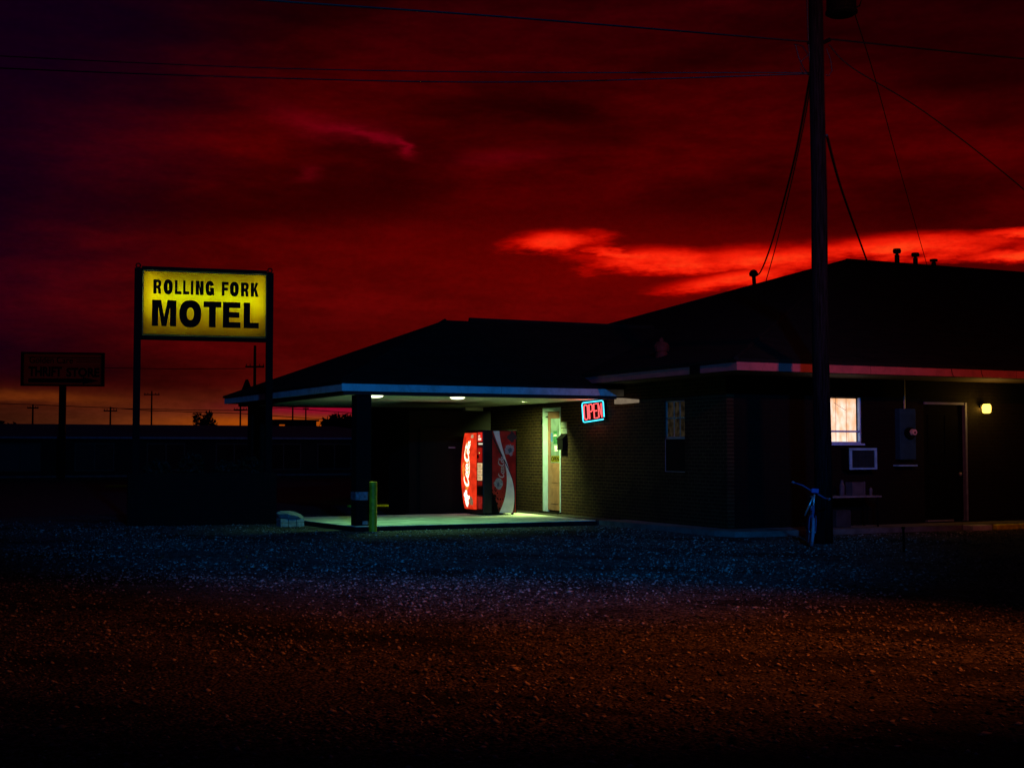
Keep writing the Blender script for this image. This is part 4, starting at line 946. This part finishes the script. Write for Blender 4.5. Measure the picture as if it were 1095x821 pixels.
for x0 in (-2, 2, 6, 10, 14, 18, 21, 24.2, 27):
    b = MB(); b.box(x0, x0+2.2, FY-.06, FY-.003, .35, 1.95); wq = b.build('window', mat('far_frame', (.06, .06, .05, 1), .8), fb)
    b = MB(); b.box(x0+.08, x0+1.06, FY-.08, FY-.062, .43, 1.87); b.box(x0+1.14, x0+2.12, FY-.08, FY-.062, .43, 1.87); b.build('pane', M_glassD, wq)
b = MB(); b.box(-3, 30, FY-.5, FY-.35, 0, .12); top(b, 'kerb', M_concD, 'low concrete kerb along the front of the long far building', 'kerb')
# parked-lot kerbs far left, seen beside the planter
b = MB(); b.box(8.6, 9.9, 58.0, 58.2, 0, .10); top(b, 'traffic_kerb', M_yelD, 'faint yellow kerb far left beyond the planter', 'kerb', bevel=.03)
# storage shed / container shapes above the far roof
sh = thing('far_shed', 'dark flat-roofed shed with an arched opening beyond the long building', 'shed', (33, 118, 0))
b = MB(); b.box(33.8, 35.9, 118, 121, 0, 4.1); b.box(32.2, 33.8, 118, 121, 3.85, 4.1); b.box(32.2, 32.45, 118, 121, 0, 3.85); b.build('wall', M_tan, sh)
b = MB(); b.box(32.0, 36.1, 117.8, 121.2, 4.1, 4.25); b.build('roof', M_black, sh)
ct = thing('pale_container', 'pale box-shaped container beyond the long building roof', 'container', (39, 119, 0))
b = MB(); b.box(38.6, 40.2, 118, 122, 0, 3.5); b.build('body', mat('container_paint', (.22, .18, .22, 1), .7), ct)
b = MB()
for k in range(6): b.box(38.7+k*.25, 38.76+k*.25, 117.95, 117.998, .2, 3.3)
b.build('rib', M_grey, ct)

def far_pole(x, y, h, lab, arm=1.0, drop=.35, sc=1.):
    o = thing('far_utility_pole', lab, 'utility pole', (x, y, 0), 0., 'distant utility poles on the horizon')
    b = MB(); b.cyl((x, y, 0), (x, y, h), .10*sc, .07*sc, n=8); b.build('shaft', M_black, o)
    b = MB(); d = RGT*arm
    b.tube([(x-d.x, y-d.y, h-drop), (x+d.x, y+d.y, h-drop)], .06, 5)
    for s_ in (-.9, -.5, .5, .9): b.cyl((x+d.x*s_, y+d.y*s_, h-drop), (x+d.x*s_, y+d.y*s_, h-drop+.18), .03, n=5)
    b.build('crossarm', M_black, o); return o
def at(px, dist, h): 
    l = (px-547.5)/1437*dist; p = FWD*dist+RGT*l; return p.x, p.y, h
for px, dist, py, lab, arm in ((35, 120, 432, 'leftmost small pole on the horizon', .5), (118, 120, 435, 'small pole on the horizon left of the lit sign', .6), (162, 130, 418, 'distant pole with crossarm under the lit motel sign', .75),
                               (257, 120, 434, 'small pole just left of the carport roof corner', .6), (313, 125, 431, 'dark pole seen under the carport, nearer the left column', .4), (327, 140, 434, 'thin pole seen under the carport, right of its neighbour', .3)):
    far_pole(*at(px, dist, 1.6+(480-py)/1437*dist), lab, arm)
bp_ = far_pole(*at(272, 85, 8.15), 'taller pole with small drum rising behind the carport roof', .6, 1.35, 1.2)
x, y, _ = at(262, 85, 0); b = MB(); b.lathe((x+.1, y, 4.9), [(.3, 0), (.32, .5), (.2, .8), (.08, 1.1)], 10); b.build('drum', M_black, bp_)
def fwire(pts, lab, r_=.03):
    b = MB(); b.tube(pts, r_, 4); o = b.build('distant_wire', M_wire); put_meta(o, lab, 'wire', 'distant wires on the horizon')
def w3(px, py, dist): x_, y_, _ = at(px, dist, 0); return (x_, y_, 1.6+(480-py)/1437*dist)
fwire([w3(-40, 430, 120), w3(35, 432.5, 120), w3(80, 434.5, 120), w3(118, 436, 120), w3(160, 439, 121), w3(257, 442, 121), w3(340, 448, 122), w3(440, 455, 122)], 'long distant wire just above the far roof')
fwire([w3(118, 436.5, 120), w3(190, 438, 120), w3(257, 439, 121), w3(300, 436, 122), w3(440, 446, 124)], 'upper distant wire passing behind the carport')
fwire([w3(100, 393, 85), w3(180, 394.5, 85), w3(262, 394, 85)], 'faint wire running left from the taller far pole', .02)
# trees beyond
def far_tree(px, dist, base, w_, h_, lab, seed, n=900):
    x_, y_, _ = at(px, dist, 0); o = thing('far_tree', lab, 'tree', (x_, y_, 0), 0., 'trees on the horizon')
    b = MB(); b.cyl((x_, y_, 0), (x_, y_, base+h_*.5), .2, .08, 7); b.build('trunk', M_black, o)
    b = MB(); rs_ = random.Random(seed)
    for k in range(7):
        leaves(b, (x_+rs_.uniform(-.6, .6)*w_*.5, y_+rs_.uniform(-1, 1), base+h_*rs_.uniform(.15, .72)), (w_*rs_.uniform(.2, .34), w_*.3, h_*rs_.uniform(.2, .32)), n//7, w_*.10, seed*10+k)
    b.build('crown', M_leafD, o)
for i, (px, dist, base, w_, h_, lab) in enumerate((
    (218, 120, 1.9, 2.0, 3.3, 'small round tree standing alone above the far roof'), (231, 120, 2.4, 1.3, 1.5, 'low bush beside the small round tree on the horizon'), (205, 125, 2.4, 1.5, 1.3, 'low bush left of the small round tree'), (176, 125, 2.5, 1.3, 1.3, 'tiny bush above the far roof right of the pole'),
    (2, 120, 1.4, 3.4, 3.4, 'dark tree at the left edge of the photo'), (20, 125, 1.2, 2.2, 2.5, 'low dark bush next to the tree at the left edge'),
    (344, 135, 1., 5.0, 3.2, 'low dark tree seen under the carport left of the column'), (362, 130, 1., 6., 4.1, 'broad tree behind the brick carport column, its left side showing'), (376, 130, 1., 6., 4.4, 'tall dark tree hidden mostly by the front brick column'),
    (408, 130, 1.2, 5.0, 5.0, 'round-headed tree right of the front brick column'), (423, 130, 1., 5., 4.2, 'dark tree between the round-headed one and the storage room'), (440, 130, 1., 5.5, 5.3, 'dark tree by the storage room wall'))):
    far_tree(px, dist, base, w_, h_, lab, 50+i)
hl = MB(); pts = []
prof = [(-80, 1.6), (150, 1.7), (290, 2.6), (340, 3.6), (380, 4.2), (440, 4.9), (600, 6), (900, 7)]
k = 0
for j, (px, h_) in enumerate(prof):
    for dist, hh in ((150, 0), (175, h_*1.05), (260, 0)):
        x_, y_, _ = at(px, dist, 0); hl.v.append((x_, y_, hh))
for j in range(len(prof)-1):
    for q in range(2): hl.f.append((3*j+q, 3*j+3+q, 3*j+4+q, 3*j+1+q))
struct(hl, 'hills', M_leafD)

# ================================================================== lamps of the lot, standing behind and beside the viewer
def look(o, frm, to): o.rotation_euler = (Vector(to)-Vector(frm)).to_track_quat('-Z', 'Y').to_euler()
def V2(d_, l_, z=0.): p = FWD*d_+RGT*l_; return Vector((p.x, p.y, z))
def lot_lamp(base, h, name, label, heads):
    o = thing(name, label, 'street lamp', base)
    b = MB(); b.cyl(base, base+Vector((0, 0, h)), .09, .06, n=10); b.build('pole', M_grey, o)
    for off, aim, e, col_, size, blend in heads:
        p = base+Vector((0, 0, h))+off
        b = MB(); b.tube([base+Vector((0, 0, h-.05)), p+Vector((0, 0, .12))], .03, 6); b.lathe((p.x, p.y, p.z+.06), [(.17, 0), (.15, .12), (.05, .2)], 12); b.build('lamp_head', M_grey, o)
        L = bpy.data.lights.new('lot_light', 'SPOT'); L.energy = e; L.color = col_; L.spot_size = math.radians(size); L.spot_blend = blend; L.shadow_soft_size = .3
        lo = bpy.data.objects.new('lot_light', L); COL.objects.link(lo); lo.location = p; look(lo, p, aim)
lot_lamp(V2(-4, 3.), 9.5, 'street_lamp', 'tall lamp post with a cool white head behind the viewer',
         [(Vector((.3, .3, 0)), V2(37, -2.6, .8), 12500, (.010, .28, 1.), 39, .72)])
lot_lamp(V2(9, 9.5), 8.0, 'sodium_lamp', 'lamp post with orange sodium heads right of the viewer',
         [(V2(0, -1.2), V2(11.6, 1.2, 0), 2500, (1., .16, .012), 49, 1.), (V2(.2, -.9), V2(24.5, 7.6, 6.4), 3300, (1., .17, .08), 46, .7)])

# low red sun behind the cloud bank
sl_ = bpy.data.lights.new('sun', 'SUN'); sl_.energy = .05; sl_.angle = math.radians(.5); sl_.color = (1., .12, .03)
so = bpy.data.objects.new('sun', sl_); COL.objects.link(so); p = V2(100, 28, 5.); look(so, p, (0, 0, 0)); so.location = p

# ================================================================== sky
def A_(px): return math.atan((px-547.5)/1437)
def E_(py, px=547.5): return math.atan((480-py)/1437*math.cos(A_(px)))
w = bpy.data.worlds.new('World'); scn.world = w; w.use_nodes = True; nt = w.node_tree; nt.nodes.clear(); g = G(nt)
out = g.n('ShaderNodeOutputWorld'); bg = g.n('ShaderNodeBackground'); nt.links.new(bg.outputs[0], out.inputs[0])
sep = g.n('ShaderNodeSeparateXYZ'); nt.links.new(g.n('ShaderNodeTexCoord').outputs['Generated'], sep.inputs[0])
dx, dy, dz = sep.outputs
fw_ = g.m('ADD', g.m('MULTIPLY', dx, FWD.x), g.m('MULTIPLY', dy, FWD.y)); rt_ = g.m('ADD', g.m('MULTIPLY', dx, RGT.x), g.m('MULTIPLY', dy, RGT.y))
az = g.m('ARCTAN2', rt_, fw_); el = g.m('ARCSINE', dz)
v1 = g.comb(g.m('MULTIPLY', az, 9.), g.m('MULTIPLY', el, 34.), 1.7)
n1 = g.noise(v1, 1., 6, .6); v2 = g.comb(g.m('MULTIPLY', az, 4.), g.m('MULTIPLY', el, 15.), 5.1); n2 = g.noise(v2, 1., 5, .55)
v3 = g.comb(g.m('MULTIPLY', az, 30.), g.m('MULTIPLY', el, 120.), 2.2); n3 = g.noise(v3, 1., 5, .62)
azw = g.m('ADD', az, g.m('MULTIPLY', g.m('SUBTRACT', n1, .5), .07)); elw = g.m('ADD', el, g.m('ADD', g.m('MULTIPLY', g.m('SUBTRACT', n1, .5), .022), g.m('MULTIPLY', g.m('SUBTRACT', n3, .5), .010)))
rp = g.n('ShaderNodeValToRGB'); cr_ = rp.color_ramp; cr_.interpolation = 'LINEAR'
stops = [(0, (74, 34, 20)), (E_(455), (80, 36, 18)), (E_(430), (78, 26, 12)), (E_(412), (62, 8, 6)), (E_(380), (62, 2, 4)), (E_(300), (74, 2, 2)), (E_(230), (62, 0, 1)), (E_(170), (64, 0, 1)), (E_(110), (54, 0, 1)), (E_(40), (44, 0, 2)), (.42, (26, 0, 6)), (.9, (4, 2, 10))]
mx_ = 1.0
while len(cr_.elements) < len(stops): cr_.elements.new(.5)
for e_, (p_, c_) in zip(cr_.elements, stops): e_.position = min(1, p_/mx_)
for e_, (p_, c_) in zip(cr_.elements, stops): e_.color = lin(*c_)
nt.links.new(g.m('ABSOLUTE', el), rp.inputs[0])
c = g.mix(1., rp.outputs[0], g.mix(g.step(n2, .32, .68), (.42, .42, .5, 1), (1.4, 1.25, 1.1, 1)), 'MULTIPLY')
c = g.mix(1., c, g.mix(g.step(n1, .3, .7), (.72, .72, .75, 1), (1.22, 1.2, 1.1, 1)), 'MULTIPLY')
c = g.mix(1., c, g.mix(g.step(n3, .3, .7), (.84, .84, .84, 1), (1.16, 1.16, 1.16, 1)), 'MULTIPLY')
# navy towards the left and the upper left corner
lf = g.m('ADD', azw, g.m('MULTIPLY', el, -.45)); navy = g.step(lf, A_(-150)-.03, A_(250)-.06, .9, 0.); navy = g.m('MULTIPLY', navy, g.step(el, E_(425), E_(395), 0., 1.))
c = g.mix(navy, c, lin(7, 0, 17))
# darker upper right
c = g.mix(g.m('MULTIPLY', g.step(az, A_(700), A_(1150), 0., .5), g.step(el, E_(230), E_(30), 0., 1.)), c, lin(26, 0, 2))
def gauss(a0, e0, sa, se, slope=0., wa=azw, we=elw):
    da = g.m('SUBTRACT', wa, a0); de = g.m('SUBTRACT', g.m('SUBTRACT', we, e0), g.m('MULTIPLY', da, slope))
    q = g.m('ADD', g.m('POWER', g.m('ABSOLUTE', g.m('DIVIDE', da, sa)), 2.), g.m('POWER', g.m('ABSOLUTE', g.m('DIVIDE', de, se)), 2.))
    return g.m('EXPONENT', g.m('MULTIPLY', q, -1.))
P = 1/1437.
# orange near the horizon, right of the small tree and under the carport
o_ = gauss(A_(310), E_(453), 110*P, 7.5*P, 0., az, el); c = g.mix(g.m('MULTIPLY', o_, .95), c, lin(176, 76, 4))
mg = gauss(A_(360), E_(437), 85*P, 8*P, 0., az, el); c = g.mix(g.m('MULTIPLY', mg, .95), c, lin(150, 4, 44))
ol = gauss(A_(40), E_(426), 90*P, 6*P, -.04); c = g.mix(g.m('MULTIPLY', ol, .6), c, lin(112, 46, 10))
# glow around the bright break
gl = gauss(A_(700), E_(290), 320*P, 50*P, -.06); c = g.mix(g.m('MULTIPLY', gl, .6), c, lin(116, 2, 0))
gl = gauss(A_(460), E_(390), 200*P, 60*P, 0.); c = g.mix(g.m('MULTIPLY', gl, .5), c, lin(88, 4, 0))
# the bright break itself: several overlapping streaks, thresholded against noise
br = gauss(A_(592), E_(258), 50*P, 12*P, .02)
for q in (gauss(A_(670), E_(274), 60*P, 6*P, -.18), gauss(A_(720), E_(281), 100*P, 13*P, -.05), gauss(A_(815), E_(281), 110*P, 15*P, .02), gauss(A_(960), E_(275), 130*P, 14*P, .01), gauss(A_(1110), E_(265), 80*P, 5*P, .0), gauss(A_(1110), E_(284), 80*P, 6*P, 0.), gauss(A_(780), E_(302), 80*P, 10*P, .14), gauss(A_(1230), E_(276), 150*P, 11*P, 0.)):
    br = g.m('MAXIMUM', br, q)
gate = g.step(br, .02, .30); br = g.m('ADD', br, g.m('MULTIPLY', g.m('SUBTRACT', n3, .5), .85)); br = g.m('ADD', br, g.m('MULTIPLY', g.m('SUBTRACT', n1, .5), .35))
c = g.mix(g.m('MULTIPLY', gate, g.step(br, .10, .64)), c, lin(180, 6, 0)); c = g.mix(g.m('MULTIPLY', gate, g.step(br, .40, .92)), c, lin(248, 32, 10)); c = g.mix(g.m('MULTIPLY', g.step(br, .75, 1.15), g.step(az, A_(640), A_(900), .35, 1.)), c, lin(255, 66, 22))
# small magenta streak
for px, py, sa, se, sl2, s_ in ((395, 146, 36, 5, -.30, .5), (428, 155, 14, 4, -.4, .6), (350, 132, 60, 14, -.2, .3), (545, 163, 44, 8, .02, .2), (325, 188, 14, 8, 0, .22)):
    q = gauss(A_(px), E_(py), sa*P, se*P, sl2, azw, elw); c = g.mix(g.m('MULTIPLY', q, s_), c, lin(132, 0, 22))
v4 = g.comb(g.m('MULTIPLY', az, 160.), g.m('MULTIPLY', el, 300.), 9.); n4 = g.noise(v4, 1., 3, .7)
c = g.mix(1., c, g.mix(g.step(n4, .3, .7), (.91, .91, .91, 1), (1.08, 1.08, 1.08, 1)), 'MULTIPLY')
# away from the sunset the sky is near black navy
bk_ = g.step(g.m('ABSOLUTE', az), .75, 1.5); c = g.mix(bk_, c, lin(6, 8, 24)); c = g.mix(g.step(dz, .35, .75), c, lin(5, 6, 20))
c = g.mix(g.step(dz, 0., -.05), c, (0, 0, 0, 1))
g.put(bg.inputs[0], c); bg.inputs[1].default_value = 1.

# ================================================================== camera and output
cam = bpy.data.cameras.new('camera'); co = bpy.data.objects.new('camera', cam); COL.objects.link(co); scn.camera = co
co.location = (0, 0, 1.6); cam.sensor_width = 36; cam.lens = 36*1437/1095; cam.clip_end = 3000; cam.clip_start = .1
co.rotation_euler = (PI/2+math.atan(69.5/1437), 0, -YAW)
scn.view_settings.view_transform = 'Standard'; scn.view_settings.look = 'None'; scn.view_settings.exposure = 0; scn.view_settings.gamma = 1
scn.render.engine = 'CYCLES'; scn.cycles.use_denoising = True; scn.cycles.max_bounces = 6; scn.cycles.sample_clamp_indirect = 3
try: scn.cycles.denoising_input_passes = 'RGB_ALBEDO_NORMAL'
except Exception: pass
